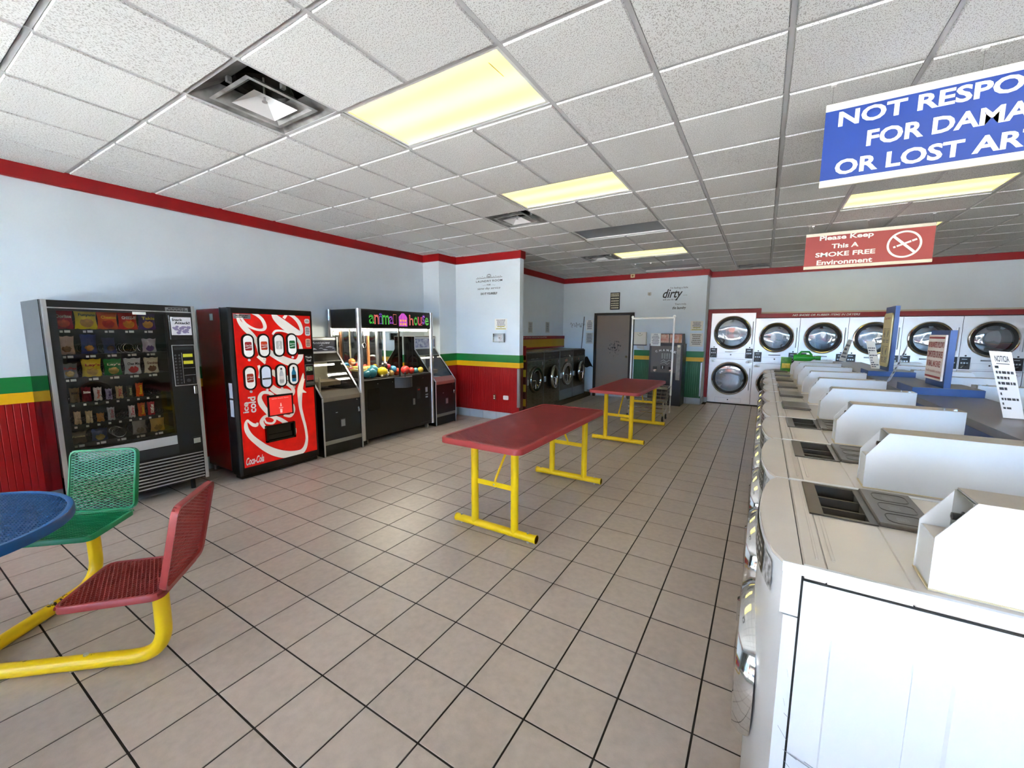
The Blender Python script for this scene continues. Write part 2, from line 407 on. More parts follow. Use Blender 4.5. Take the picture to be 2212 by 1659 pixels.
wp=struct('wall_pilaster', MB().box(XL-.1,XP,YPIL,YPB,0,ZC+.16), wallm); bands(wp,'y',YPIL,YPART,XP,1,redw); 
base_tiles('baseboard_pilaster','y',YPIL,YPART-.012,XP,1)
wq=struct('wall_partition', MB().box(XP,XPE,YPART,YPB,0,ZC+.16), wallm); bands(wq,'x',XP,XPE,YPART,-1,redw)
MB().box(XPE,XPE+.006,YPART-.006,YPB,1.07,1.205).build('green_band',greenp,wq); MB().box(XPE,XPE+.010,YPART-.010,YPB,.978,1.07).build('yellow_band',yellp,wq)
MB().box(XPE-.001,XPE+.004,YPART,YPB,.0,.978).build('end_panel',M('brown_end_panel','#5a2420',.5),wq)
cg=MB().box(XPE-.04,XPE+.003,YPART-.009,YPART-.005,.27,.965); cg.box(XPE,XPE+.007,YPART-.009,YPART+.03,.27,.965)
for z in (.32,.5,.68,.9): cg.ball((XPE-.02,YPART-.009,z),.004,8,4)
cg.build('corner_guard',steelstrip,wq)
base_tiles('baseboard_partition','x',XP+.012,XPE,YPART,-1)
wa=struct('wall_alcove', MB().box(XALC-.1,XALC,YPB,YB,0,ZC+.16), wallm)
wb=struct('wall_back', MB().box(XALC-.1,XBE,YB,YB+.1,0,ZC+.16).box(XBE-.1,XBE,YB+.1,YD+1.0,0,ZC+.16), wallm)
bands(wb,'x',-2.67,XBE,YB,-1,greenw)
MB().box(XBE-.035,XBE-.005,YB-.009,YB-.005,.19,.955).build('corner_guard',steelstrip,wb)
MB().box(XBE,XBE+.006,YB,YB+.17,1.07,1.205).build('green_band',greenp,wb); MB().box(XBE,XBE+.01,YB,YB+.17,.978,1.07).build('yellow_band',yellp,wb)
base_tiles('baseboard_back','x',-2.67,XBE,YB,-1); base_tiles('baseboard_back_door','x',-3.85,-3.69,YB,-1); base_tiles('baseboard_back_end','y',YB,YD,XBE,1)
wd=struct('wall_dryers', MB().box(XBE-.1,XR+.1,YD,YD+.12,2.16,ZC+.16).box(5.45,XR+.1,YD,YD+.12,0,2.16).box(-.09,5.45,YD+.001,YD+.12,2.04,2.16), wallm)
wr=struct('wall_right', MB().box(XR,XR+.1,YF-.1,YD+1.0,0,ZC+.16), wallm); bands(wr,'y',YF,YD,XR,-1,redw)
struct('wall_light_shell', MB().box(XBE-.1,XR+.1,YD+.9,YD+1.0,0,ZC+.3).box(XBE-.1,XR+.1,YD+.1,YD+1.0,2.3,2.4).box(XBE-.1,XR+.1,YD+.1,YD+1.0,-.1,-.002), M('light_shell_grey','#8d8a84',.9))  # unseen shell added behind the dryers to block leaking sky light
n=0
def trim(x0,x1,y0,y1):
    global n; n+=1; struct('trim_%d'%n, MB().box(x0,x1,y0,y1,2.878,ZC-.002).box(x0+.004*(x1-x0<.1),x1-.004*(x1-x0<.1),y0+.004*(y1-y0<.1),y1-.004*(y1-y0<.1),2.87,2.878), redtrim)
d=.035
trim(XL,XL+d,YF,YPIL-d); trim(XL,XP+d,YPIL-d,YPIL); trim(XP,XP+d,YPIL,YPART-d); trim(XP,XPE+d,YPART-d,YPART); trim(XPE,XPE+d,YPART,YPB)
trim(XALC,XALC+d,YPB+d,YB-d); trim(XALC,XBE+d,YB-d,YB); trim(XBE,XBE+d,YB,YD-d); trim(XBE,XR,YD-d,YD); trim(XR-d,XR,YF,YD-d)
trim(XP+.3,XPE,YPB,YPB+d)
# ---- storefront behind the camera
frame_m = M('bronze_window_frame','#4a4642',.4,.5)
wf=struct('wall_front', MB().box(XL-.1,XR+.1,YF-.15,YF,0,.35).box(XL-.1,XR+.1,YF-.15,YF,2.72,ZC+.16).box(XL-.1,-5.0,YF-.15,YF,.35,2.72).box(5.9,XR+.1,YF-.15,YF,.35,2.72), wallm)
pane=glass('storefront_glass')
NW=7; wx0,wx1=-5.0,5.9; ww=(wx1-wx0)/NW
for k in range(NW):
    a,b=wx0+k*ww,wx0+(k+1)*ww; fr=MB()
    for q in (a,b-.05): fr.box(q,q+.05,YF-.12,YF-.03,.35,2.72)
    for z in (.35,2.67): fr.box(a+.05,b-.05,YF-.12,YF-.03,z,z+.05)
    w=struct('window_%d'%(k+1), fr, frame_m); MB().box(a+.05,b-.05,YF-.080,YF-.074,.40,2.67).build('pane',pane,w)
pl=bpy.data.lights.new('window_portal','AREA'); pl.shape='RECTANGLE'; pl.size=wx1-wx0; pl.size_y=2.3; pl.cycles.is_portal=True
plo=bpy.data.objects.new('window_portal',pl); COL.objects.link(plo); plo.location=((wx0+wx1)/2,YF-.2,1.535); plo.rotation_euler=(math.radians(90),0,0)
aw=thing('added_sunshade','unseen added awning over the middle shop windows, outside','sunshade',(1.6,YF-1.02,2.75))  # added out of view to keep the sun off the floor near the washers
MB().add([(-3.3,.85,.06),(3.3,.85,.06),(3.3,-.95,-.06),(-3.3,-.95,-.06),(-3.3,.85,.10),(3.3,.85,.10),(3.3,-.95,-.02),(-3.3,-.95,-.02)],[(0,1,2,3),(4,5,6,7),(0,1,5,4),(1,2,6,5),(2,3,7,6),(3,0,4,7)]).build('shade_panel',M('sunshade_grey','#3a4a58',.8),aw)
for q in (-3.2,0,3.2): MB().tube([(q,.85,-.3),(q,-.9,-.05)],.015,6).build('sunshade_arm',steelstrip,aw)
# outside: car park and sidewalk
struct('sidewalk', MB().box(-14,16,YF-3.5,YF-.15,-.14,-.02), M('pale_concrete','#d2d1ce',.9,0,.1,2))
struct('parking_lot', MB().box(-45,45,-45,YF-3.5,-.3,-.14), M('sunlit_asphalt','#8c8c8b',.9,0,.2,1))
# ---- door in the back wall
dr=struct('door_1', MB().box(-3.69,-3.625,YB-.035,YB-.002,0,2.10).box(-2.795,-2.69,YB-.035,YB-.002,0,2.10).box(-3.625,-2.795,YB-.035,YB-.002,2.04,2.10), M('dark_bronze_door_frame','#26211d',.45))
lf=MB().bbox(-3.622,-2.797,YB-.022,YB-.003,.008,2.037,.003).build('door_leaf',stained('tan_door_paint','#8b7c6e','#2a2522',(-3.15,YB-.022,1.26),.26,.42),dr)
MB().box(-3.60,-2.82,YB-.025,YB-.022,.02,.20).build('kick_plate',M('pale_kick_plate','#ccd3da',.35,.4),lf)
MB().lathe([(0,-.055),(.02,-.05),(.028,-.035),(.02,-.02),(.012,-.012),(.03,-.008),(.03,0)],(-2.85,YB-.022,1.03),1,16).build('knob',M('dull_brass','#7a6b4c',.35,.9),lf,True)
MB().box(-3.0,-2.78,YB-.045,YB-.035,2.045,2.07).build('closer_arm',black,dr)
# ---- ceiling fixtures
lens=M('lit_prismatic_lens','#9a8f60',.4,emit=(1.0,.86,.24),estr=.9); lens_off=M('dead_prismatic_lens','#77797c',.3,0,.1,3,.2,200)
# stripes of the tubes behind the lit lens
nt=lens.node_tree; bs=nt.nodes['Principled BSDF']; tc=nt.nodes.new('ShaderNodeTexCoord'); sx=nt.nodes.new('ShaderNodeSeparateXYZ'); nt.links.new(tc.outputs['Object'],sx.inputs[0])
wv=nt.nodes.new('ShaderNodeMath'); wv.operation='MULTIPLY'; wv.inputs[1].default_value=2*math.pi/.30; nt.links.new(sx.outputs['Y'],wv.inputs[0])
co=nt.nodes.new('ShaderNodeMath'); co.operation='COSINE'; nt.links.new(wv.outputs[0],co.inputs[0])
mr=nt.nodes.new('ShaderNodeMapRange'); mr.inputs['From Min'].default_value=-1; mr.inputs['To Min'].default_value=.08; mr.inputs['To Max'].default_value=.13; nt.links.new(co.outputs[0],mr.inputs['Value']); nt.links.new(mr.outputs['Result'],bs.inputs['Emission Strength'])
fixlab={(0,1):'large lit ceiling light panel nearest the camera',(0,4):'lit ceiling light panel beside the middle ceiling vent',(0,7):'unlit grey ceiling light panel between two lit ones',(0,10):'lit ceiling light panel next to the farthest ceiling vent',(0,13):'unlit grey ceiling light panel closest to the back door wall',
 (5,1):'ceiling light panel above the near white washers',(5,4):'ceiling light panel hidden behind the blue hanging sign',(5,7):'long lit ceiling light panel under the blue hanging sign',(5,10):'lit ceiling light panel behind the red smoke free sign',(5,13):'lit ceiling light panel nearest the dryers'}
for (i,j) in FIX:
    x,y=xg(i+1),yg(j+.5); on=(i,j) not in DARKF
    t=thing('ceiling_light',fixlab[i,j],'ceiling light',(x,y,ZC+.004),0,'ceiling light panels')
    w,h=GS-.016,GS/2-.016
    f=MB(); 
    for a,b,c,e in ((-w,w,-h,-h+.018),(-w,w,h-.018,h),(-w,-w+.018,-h+.018,h-.018),(w-.018,w,-h+.018,h-.018)): f.box(a,b,c,e,.0,.03)
    f.build('frame',M('white_light_frame','#d9d9d6',.4),t); 
    MB().box(-w+.018,w-.018,-h+.018,h-.018,.012,.02).build('lens',lens if on else lens_off,t)
    MB().box(-w,w,-h,h,.03,.12).build('housing',deckm,t)
    if (i,j)==(0,1): MB().add([(.47,-.19,.0115),(.475,-.19,.0115),(.48,-.05,.0115),(.475,-.05,.0115)],[(0,1,2,3)]).build('crack',M('lens_crack','#b98a3a',.6),t)
ventm=M('grimy_white_diffuser','#a9a9a7',.45,0,.35,5,dark='#4d4c4a'); ventw=M('white_diffuser','#dedede',.4); 
vl={(-1,0):'square louvred ceiling air vent nearest the camera',(-1,5):'square louvred ceiling air vent beside the second light panel',(-1,10):'farthest square louvred ceiling air vent'}
for (i,j) in VENT:
    t=thing('ceiling_vent',vl[i,j],'ceiling vent',(xg(i+.5),yg(j+.5),ZC+.003),0,'ceiling air vents')
    def cone(z0,z1,a,b,mat,name):
        MB().add([(-a,-a,z0),(a,-a,z0),(a,a,z0),(-a,a,z0),(-b,-b,z1),(b,-b,z1),(b,b,z1),(-b,b,z1)],[(0,1,5,4),(1,2,6,5),(2,3,7,6),(3,0,4,7)]).build(name,mat,t)
    h=GS/2-.014
    cone(0,.075,h,.17,ventm,'outer_louvre'); MB().box(-h-.001,h+.001,-h-.001,h+.001,.14,.15).build('plenum',M('vent_void','#0c0b0a',.9),t)
    MB().lathe([(.165,.075),(.15,.10),(.15,.145)],(0,0,0),2,24).build('duct_collar',M('duct_metal','#2b2927',.5,.6),t)
    r=MB(); a,b=.215,.19
    for s0,s1 in ((a,b),):
        r.add([(-a,-a,-.012),(a,-a,-.012),(a,a,-.012),(-a,a,-.012),(-b,-b,-.012),(b,-b,-.012),(b,b,-.012),(-b,b,-.012),(-.12,-.12,.05),(.12,-.12,.05),(.12,.12,.05),(-.12,.12,.05)],
              [(0,1,5,4),(1,2,6,5),(2,3,7,6),(3,0,4,7),(4,5,9,8),(5,6,10,9),(6,7,11,10),(7,4,8,11)])
    r.build('middle_louvre',ventm,t)
    a=.13
    MB().add([(-a,-a,-.022),(a,-a,-.022),(a,a,-.022),(-a,a,-.022),(-.03,-.03,.03),(.03,-.03,.03),(.03,.03,.03),(-.03,.03,.03)],[(0,1,5,4),(1,2,6,5),(2,3,7,6),(3,0,4,7),(4,5,6,7)]).build('centre_cone',ventw,t)
    MB().cyl((0,0,-.0),(0,0,.14),.006,8).lathe([(0,-.004),(.016,0),(.016,.004)],(0,0,.0),2,10).build('centre_bolt',M('zinc','#d0d0d0',.3,.8),t)
    for ax,ay in ((.2,0),(-.2,0),(0,.2),(0,-.2)): MB().box(ax-.012,ax+.012,ay-.012,ay+.012,.02,.05).build('spring_clip',M('zinc'),t)
t=thing('ceiling_grille','small dark return air grille in the ceiling by the dryer wall','vent',(xg(3.5),yg(14.6),ZC+.003)); h=GS/2-.015
f=MB()
for a,b,c,e in ((-h,h,-h,-h+.025),(-h,h,h-.025,h),(-h,-h+.025,-h+.025,h-.025),(h-.025,h,-h+.025,h-.025)): f.box(a,b,c,e,0,.02)
f.build('frame',ventm,t); MB().box(-h,h,-h,h,.05,.06).build('back',M('vent_void'),t)
for k in range(12): MB().add([(-h+.025,-h+.04+k*.043,.004),(h-.025,-h+.04+k*.043,.004),(h-.025,-h+.06+k*.043,.03),(-h+.025,-h+.06+k*.043,.03)],[(0,1,2,3)]).build('slat',ventm,t)
# ---- hanging signs
white=M('white_print','#f4f4f2',.5); cream=M('cream_sign_rail','#efe6d4',.4)
def hang_sign(name,label,x0,x1,y,face):
    t=thing(name,label,'sign',((x0+x1)/2,y,2.444)); W2=(x1-x0)/2; H=.448
    MB().box(-W2+.0008,W2-.002,-.004,.004,.01,H-.01).build('board',face,t)
    for z in (0,H-.038):
        MB().bbox(-W2,W2,-.009,.009,z,z+.038,.003).box(-W2,W2,-.0095,-.009,z+.016,z+.018).build('rail',cream,t)
    for q in (-W2+.027,0,W2-.03):
        MB().cyl((q,0,H-.004),(q,0,ZC-2.444-.012),.0009,5).build('wire',M('thin_wire','#8a8a86',.4,.8),t)
        MB().box(q-.012,q+.012,-.014,.012,ZC-2.444-.014,ZC-2.444-.0).build('ceiling_clip',white,t)
    return t
t=hang_sign('hanging_sign','large blue hanging sign with white lettering about damage and lost articles',.212,1.442,3.078,M('royal_blue_sign','#1f3f8f',.4,0,.04,4))
ln=MB(); X0=-.615
text('NOT RESPONSIBLE',(X0+.062,-.005,.318),(1,0,0),(0,0,1),1.105,.080,ln,bold=.03)
text('FOR DAMAGED',(X0+.195,-.005,.187),(1,0,0),(0,0,1),.84,.084,ln,bold=.03)
text('OR LOST ARTICLES',(X0+.066,-.005,.058),(1,0,0),(0,0,1),1.10,.082,ln,bold=.03)
ln.build('lettering',white,t)
t=hang_sign('hanging_sign','faded red smoke free hanging sign with crossed cigarette',.380,1.611,6.762,M('faded_red_sign','#b04a48',.45,0,.05,4))
ln=MB(); X0=-.615
text('Please Keep',(X0+.145,-.005,.336),(1,0,0),(0,0,1),.535,.075,ln,bold=.03)
text('This A',(X0+.275,-.005,.245),(1,0,0),(0,0,1),.27,.058,ln,bold=.03)
text('SMOKE FREE',(X0+.115,-.005,.146),(1,0,0),(0,0,1),.595,.058,ln,bold=.03)
text('Environment',(X0+.135,-.005,.046),(1,0,0),(0,0,1),.555,.062,ln,bold=.03)
ln.build('lettering',white,t)
em=MB(); cx,cz,r0,r1=X0+.968,.228,.158,.136
em.add([(cx+r*math.cos(k*math.pi/24),-.006,cz+r*math.sin(k*math.pi/24)) for k in range(48) for r in (r0,r1)],[(2*k,2*k+1,2*((k+1)%48)+1,2*((k+1)%48)) for k in range(48)])
def bar2(mb,ax,az,bx,bz,w,y):
    L=math.hypot(bx-ax,bz-az); nx,nz=-(bz-az)/L*w/2,(bx-ax)/L*w/2
    mb.add([(ax+nx,y,az+nz),(bx+nx,y,bz+nz),(bx-nx,y,bz-nz),(ax-nx,y,az-nz)],[(0,1,2,3)])
bar2(em,cx-.098,cz+.098,cx+.098,cz-.098,.028,-.006); bar2(em,cx-.095,cz-.03,cx-.075,cz-.022,.022,-.0055); bar2(em,cx-.065,cz-.018,cx+.06,cz+.03,.022,-.0055); bar2(em,cx+.067,cz+.033,cx+.11,cz+.05,.022,-.0055)
em.build('no_smoking_emblem',white,t)
# small hooks in the grid
c=crop(1000,300,560,2212)
for k,(x,lab) in enumerate(zip((-2.325,-2.024,-1.766,-1.416,-1.163),('leftmost','second','third','fourth','rightmost'))):
    o=MB().box(-.014,.014,-.012,.012,-.02,0).tube([(0,0,-.02),(0,.0,-.035),(.008,0,-.04)],.002,6).build('ceiling_hook',white); o.location=(x,8.58,ZC-.001)
    tag(o,'tiny white ceiling hook, %s of five in front of the far light panel'%lab,'hook','ceiling hooks by the far light panel')
o=MB().box(-.014,.014,-.012,.012,-.02,0).tube([(0,0,-.02),(0,.0,-.035),(.008,0,-.04)],.002,6).build('ceiling_hook',white); o.location=(.445,6.762,ZC-.001)
tag(o,'tiny white ceiling hook just left of the red smoke free sign','hook')
# ================================================================== LEFT WALL MACHINES
def put(mb, name, mat, t, smooth=False, parent=None, kind=None):
    """mesh written in room coordinates, hung under the thing t"""
    L=t.location; mb.v=[(v[0]-L[0],v[1]-L[1],v[2]-L[2]) for v in mb.v]
    return mb.build(name,mat,parent or t,smooth,kind)
glossblk=M('glossy_black_laminate','#08080a',.12,0,spec=.6); matblk=M('matt_black_plastic','#141416',.5); darkgrey=M('charcoal_plastic','#2a2c30',.45)
alu=M('brushed_aluminium_trim','#c9cacc',.28,.85); chrome=M('chrome','#e2e4e6',.08,1.0); vglass=glass('vending_glass',gloss=.8,mult=1.2)
silver=M('silver_sticker','#8f9092',.4,.4); whitep=M('white_paper','#eeeeea',.7); inkm=M('black_ink','#17171a',.7)
def scribble(mb, f, x0,x1,z0,z1, rows, seed=1, fill=.6, ctr=True, jag=.25):
    """rows of small printed words too small to read; f maps 2D to 3D"""
    rnd=random.Random(seed); h=(z1-z0)/rows
    for r in range(rows):
        zt=z1-r*h; L=(x1-x0)*(1-jag*rnd.random()); a=x0+((x1-x0)-L)/2 if ctr else x0; e=a+L
        while a<e-.002:
            w=min((x1-x0)*(.06+.12*rnd.random()),e-a); q=[(a,zt-h*fill),(a+w,zt-h*fill),(a+w,zt-h*(1-fill)*.2),(a,zt-h*(1-fill)*.2)]
            mb.add([f(*p) for p in q],[(0,1,2,3)]); a+=w+(x1-x0)*.025
    return mb
# ------------------------------------------------------------------ snack machine
SX=-4.80; sy0,sy1,sz1=.845,1.86,1.845
t=thing('snack_vending_machine','black glass-front snack vending machine with silver edges and rows of snacks','vending machine',(-5.1,1.35,0))
b=MB(); b.box(-5.43,SX-.06,sy0,sy0+.03,.12,sz1).box(-5.43,SX-.06,sy1-.03,sy1,.12,sz1).box(-5.43,-5.40,sy0+.03,sy1-.03,.12,sz1).box(-5.40,SX-.06,sy0+.03,sy1-.03,sz1-.03,sz1).box(-5.40,SX-.06,sy0+.03,sy1-.03,.12,.42)
put(b,'cabinet',glossblk,t)
put(MB().box(-5.40,-5.385,sy0+.03,sy1-.03,.42,sz1-.03),'cabinet_back',M('dark_interior','#1a1a1c',.6),t)
f=MB(); c1=crop(0,620,480,1659); gy0,gy1,gz0,gz1=.925,1.628,.62,1.762
f.box(SX-.06,SX,sy0+.004,gy0,.40,sz1-.004).box(SX-.06,SX,gy1,sy1-.004,.40,sz1-.004).box(SX-.06,SX,gy0,gy1,gz1,sz1-.004).box(SX-.06,SX,gy0,gy1,.40,gz0)
d=put(f,'door',matblk,t)
put(MB().box(SX-.001,SX+.006,sy0+.002,sy0+.032,.115,sz1).box(SX+.006,SX+.010,sy0+.010,sy0+.024,.115,sz1).box(SX-.001,SX+.006,sy1-.030,sy1-.002,.115,sz1).box(SX+.006,SX+.010,sy1-.022,sy1-.010,.115,sz1),'edge_trim',alu,t)
put(MB().box(SX,SX+.005,sy0+.032,sy1-.03,gz1+.016,gz1+.026),'top_trim',alu,t)
put(MB().add([(SX-.010,gy0,gz0),(SX-.010,gy1,gz0),(SX-.010,gy1,gz1),(SX-.010,gy0,gz1)],[(0,1,2,3)]),'window_glass',vglass,t)
put(MB().box(SX-.0,SX+.004,gy0+.02,gy1-.005,.515,.60),'delivery_flap',M('pale_grey_flap','#b7b8ba',.35),t); put(MB().box(SX,SX+.006,gy0,gy1,.42,.505),'delivery_frame',darkgrey,t)
gr=MB().box(SX-.05,SX-.012,sy0+.03,sy1-.03,.12,.40); put(gr,'grille_back',matblk,t)
for k in range(9):
    z=.135+k*.031; put(MB().bbox(SX-.014,SX+.003,sy0+.033,sy1-.033,z,z+.010,.002),'grille_slat',alu,t)
for y in (sy0+.08,sy1-.1):
    for x in (-5.35,SX-.12): put(MB().cyl((x,y,0),(x,y,.125),.02,10),'leg',matblk,t)
# side panel, key pad, price display
p=put(MB().bbox(SX,SX+.012,1.642,1.828,1.52,1.755,.006),'sign_surround',matblk,t)
sg=put(MB().box(SX+.012,SX+.014,1.656,1.817,1.565,1.735),'snack_sign',M('snack_sign_paper','#ece9ee',.4,0,.1,18),t)
ln=MB(); text('Snack',(SX+.0148,1.663,1.698),(0,1,0),(0,0,1),.085,.024,ln,bold=.03); text('Attack!',(SX+.0148,1.683,1.668),(0,1,0),(0,0,1),.122,.025,ln,bold=.03); put(ln,'lettering',inkm,t)
lm=MB(); rnd=random.Random(3)
for k in range(22):
    y=1.672+rnd.random()*.13; z=1.585+rnd.random()*.06; r=.006+rnd.random()*.010; lm.add([(SX+.0145+k*.00002,y+r*math.cos(a)*1.3,z+r*math.sin(a)) for a in (0,1,2.1,3.1,4.2,5.2)],[tuple(range(6))])
put(lm,'snack_picture',M('violet_grey_print','#8d83a8',.5),t)
kp=put(MB().bbox(SX,SX+.010,1.645,1.828,1.077,1.472,.004),'keypad_panel',M('keypad_black','#101012',.3),t)
for a,b2,q,dd in ((1.645,1.828,1.465,1.472),(1.645,1.828,1.077,1.084),(1.645,1.650,1.084,1.465),(1.823,1.828,1.084,1.465),(1.717,1.720,1.10,1.395),(1.727,1.817,1.175,1.178),(1.727,1.817,1.245,1.248)): put(MB().box(SX+.010,SX+.013,a,b2,q,dd),'panel_edging',alu,t)
for r in range(10):
    for q in range(2): put(MB().lathe([(0,.008),(.007,.007),(.009,0)],(SX+.010,1.668+q*.03,1.105+r*.0297),0,10),'key',M('key_grey','#4a4c50',.4),t)
for z in (1.352,1.285): put(MB().box(SX+.010,SX+.012,1.728,1.806,z,z+.032),'yellow_label',M('yellow_label','#e6e23c',.5),t)
put(MB().box(SX+.010,SX+.0125,1.665,1.81,1.425,1.45),'display',darkgrey,t); put(MB().lathe([(0,.012),(.016,.010),(.016,0)],(SX+.010,1.757,1.125),0,14),'coin_button',M('coin_slot_metal','#55575a',.3,.8),t); put(MB().box(SX+.010,SX+.02,1.792,1.796,1.10,1.15),'coin_slot',M('coin_slot_metal'),t)
put(MB().bbox(SX,SX+.014,1.795,1.82,.985,1.065,.003).lathe([(0,.02),(.008,.018),(.008,.012)],(SX,1.807,1.02),0,10),'lock',M('satin_steel','#9fa3a6',.3,.9),t)
put(MB().box(SX,SX+.008,1.742,1.82,.480,.553),'coin_return_bezel',black,t); put(MB().box(SX+.008,SX+.010,1.752,1.81,.491,.541),'coin_return',M('cream_flap','#b5b0a2',.5),t)
put(MB().box(SX,SX+.0015,1.627,1.805,1.783,1.824),'service_sticker',silver,t); put(scribble(MB(),lambda a,z:(SX+.002,a,z),1.637,1.795,1.787,1.82,2,5),'sticker_print',inkm,t)
put(MB().box(SX+.001,SX+.002,1.388,1.482,1.748,1.772),'white_note',whitep,t)
# shelves with tags, coils
c2=crop(100,640,360,1866); XI=-4.93
shz=[]
rows=[((150,375),(1230,385),'top'),((330,672),(1240,640),'second'),((215,925),(1260,868),'third'),((255,1218),(1300,1110),'fourth'),((300,1465),(1330,1320),'fifth'),((330,1640),(1380,1480),'bottom')]
sh=[1.612,1.402,1.207,.995,.808,.645]
coilm=M('coil_wire','#c9ccd0',.2,1.0)
for k,z in enumerate(sh):
    put(MB().box(-5.36,XI+.02,sy0+.04,gy1+.05,z-.012,z).box(XI+.02,XI+.03,sy0+.04,gy1+.05,z-.030,z+.003),'shelf',matblk,t)
    n=5 if k in (0,1,2,5) else 9
    for q in range(n):
        y=(.98+.135*q) if n==5 else (.993+.0704*q)
        put(MB().box(XI+.03,XI+.032,y-.03,y-.012,z-.026,z-.008),'price_tag',whitep,t)
        if n==5: put(MB().box(XI+.03,XI+.032,y-.004,y+.03,z-.026,z-.006),'price_tag',whitep,t)
def coil(y,z,r,n,name='coil'):
    pts=[(XI+.02-.30*k/(n*12),y+r*math.sin(k*math.pi/6),z+r+r*math.cos(k*math.pi/6)) for k in range(n*12+1)]
    put(MB().tube(pts,.0022,5,False),name,coilm,t)
put(MB().cyl((SX-.04,gy0+.02,gz1+.012),(SX-.04,gy1-.02,gz1+.012),.012,8),'interior_lamp',M('vending_lamp','#ffffff',.4,emit=(1,.96,.9),estr=45),t)
items=[]   # row, slot 0..1 along the shelf, kind, colours, words, label
def slot(r,q): return .98+.135*q if r in (0,1,2,5) else .993+.0704*q
for r in range(6):
    for q in range(5 if r in (0,1,2,5) else 9): coil(slot(r,q),sh[r]+.002,.042 if r in (0,1,2,5) else .026,5 if (r,q)!=(5,2) else 8)
def bag(y,z,w,h,col,name,label,txt=None,tcol='#f4f0e4',blob=None,tilt=0,cat='snack bag'):
    """pillow pack with crimped ends, printed patch and lettering"""
    o=thing(name,label,cat,(XI+.008,y,z),0,'snacks in the vending machine')
    mb=MB(); N,Mn=8,8; fr=[]
    for s in (1,-1):
        for j in range(Mn+1):
            for i in range(N+1):
                u,v=i/N,j/Mn; bul=(math.sin(math.pi*u)**.6)*(math.sin(math.pi*v)**.5); cr=.004*math.sin(i*2.7+j*1.3+y*40)
                hw=w/2*(1-.10*math.sin(math.pi*v)+.05*abs(v-.5)); fr.append((s*(.028*w/.12*bul)+(cr if bul>.05 else 0)+tilt*v*.05,(u-.5)*2*hw,v*h+(.004*math.sin(i*1.7) if j in (0,Mn) else 0)))
    K=(N+1)*(Mn+1); F=[]
    for s in (0,1):
        for j in range(Mn):
            for i in range(N): a=s*K+j*(N+1)+i; F.append((a,a+1,a+N+2,a+N+1))
    mb.v=fr; mb.f=F; mb.build('wrapper',M('wrapper_'+col.strip('#'),col,.28,.0,.12,12,.15,40),o,True)
    fx=.029*w/.12+.006
    if blob:
        q=MB(); rnd=random.Random(int(y*1000))
        q.lathe([(0,fx-.004),(w*.2,fx-.006),(w*.30,fx-.016)],(0,0,h*.32),0,12); q.build('printed_picture',M('print_'+blob.strip('#'),blob,.4,0,.3,40),o,True)
    if txt:
        text(txt,(fx+.001,-w*.36,h*(.58 if w>.06 else .35)),(0,1,0),(0,0,1),w*.72,h*.17,bold=.03).build('lettering',M('ink_'+tcol.strip('#'),tcol,.5),o) if w>.06 else text(txt,(fx+.001,w*.25,h*.18),(0,0,1),(0,-1,0),h*.66,w*.45,bold=.03).build('lettering',M('ink_'+tcol.strip('#'),tcol,.5),o)
    return o
L='snack vending machine'
bag(slot(0,0),sh[0]+.004,.12,.155,'#a8202a','chip_bag','red tortilla chip bag at the left end of the top snack shelf','Doritos',blob='#d8502e')
bag(slot(0,1),sh[0]+.004,.14,.175,'#f2dc12','chip_bag','tall bright yellow onion ring bag on the top snack shelf','Funyuns','#3b5a1d',blob='#d9a33a')
bag(slot(0,2),sh[0]+.004,.135,.155,'#f0641a','chip_bag','orange cheese puff bag in the middle of the top snack shelf','Cheetos','#f7c926',blob='#d93a1c')
bag(slot(0,3),sh[0]+.004,.135,.155,'#e03216','cracker_bag','bright red cheese cracker bag on the top snack shelf','CHEEZ-IT',blob='#f28a1e')
bag(slot(0,4),sh[0]+.004,.13,.155,'#4d2470','chip_bag','purple rolled chip bag at the right end of the top snack shelf','Takis','#e8c93a',blob='#c98a2e')
bag(slot(1,0),sh[1]+.004,.10,.15,'#c9a290','pastry_pack','pale pink wrapped pastry at the left end of the second snack shelf',blob='#8a5a3e',cat='snack pack')
bag(slot(1,1),sh[1]+.004,.10,.165,'#2a3a7a','pastry_pack','blue and gold honey bun pack on the second snack shelf',blob='#c98a3a',cat='snack pack')
bag(slot(1,2),sh[1]+.004,.085,.135,'#2b2f5e','pastry_pack','small dark blue brownie pack leaning on the second snack shelf',blob='#4a2a22',tilt=-1,cat='snack pack')
bag(slot(1,4),sh[1]+.004,.105,.125,'#cfc8d8','pastry_pack','white and purple snack pack at the right of the second shelf',blob='#5e3f8a',cat='snack pack')
bag(slot(2,0),sh[2]+.004,.10,.12,'#8f8a8c','chip_bag','grey and tan chip bag at the left end of the third snack shelf',"Ruffles",'#c43a2a',blob='#c9a04a')
bag(slot(2,1),sh[2]+.004,.125,.150,'#e8c319','chip_bag','yellow potato chip bag on the third snack shelf',"Lay's",'#b8261c',blob='#d8a83a')
bag(slot(2,2),sh[2]+.004,.12,.145,'#188a3c','chip_bag','green potato chip bag on the third snack shelf',"Lay's",'#f2e6c8',blob='#d8b85a')
bag(slot(2,3),sh[2]+.004,.12,.145,'#dcdcde','chip_bag','white and red snack bag on the third snack shelf','Chex Mix','#2a2a2e',blob='#b8302a')
bag(slot(2,4),sh[2]+.004,.11,.145,'#d9c9a8','cookie_bag','white and gold cookie bag at the right end of the third snack shelf','Grandmas','#6b2a1e',blob='#7a4a24')
bag(slot(3,0),sh[3]+.004,.062,.125,'#7a5a2a','candy_pack','gold brown candy pack at the left end of the fourth snack shelf',"M&M's",'#3a2414',cat='candy')
bag(slot(3,1),sh[3]+.004,.062,.125,'#7a1424','candy_pack','dark red candy pack on the fourth snack shelf','Skittles',cat='candy')
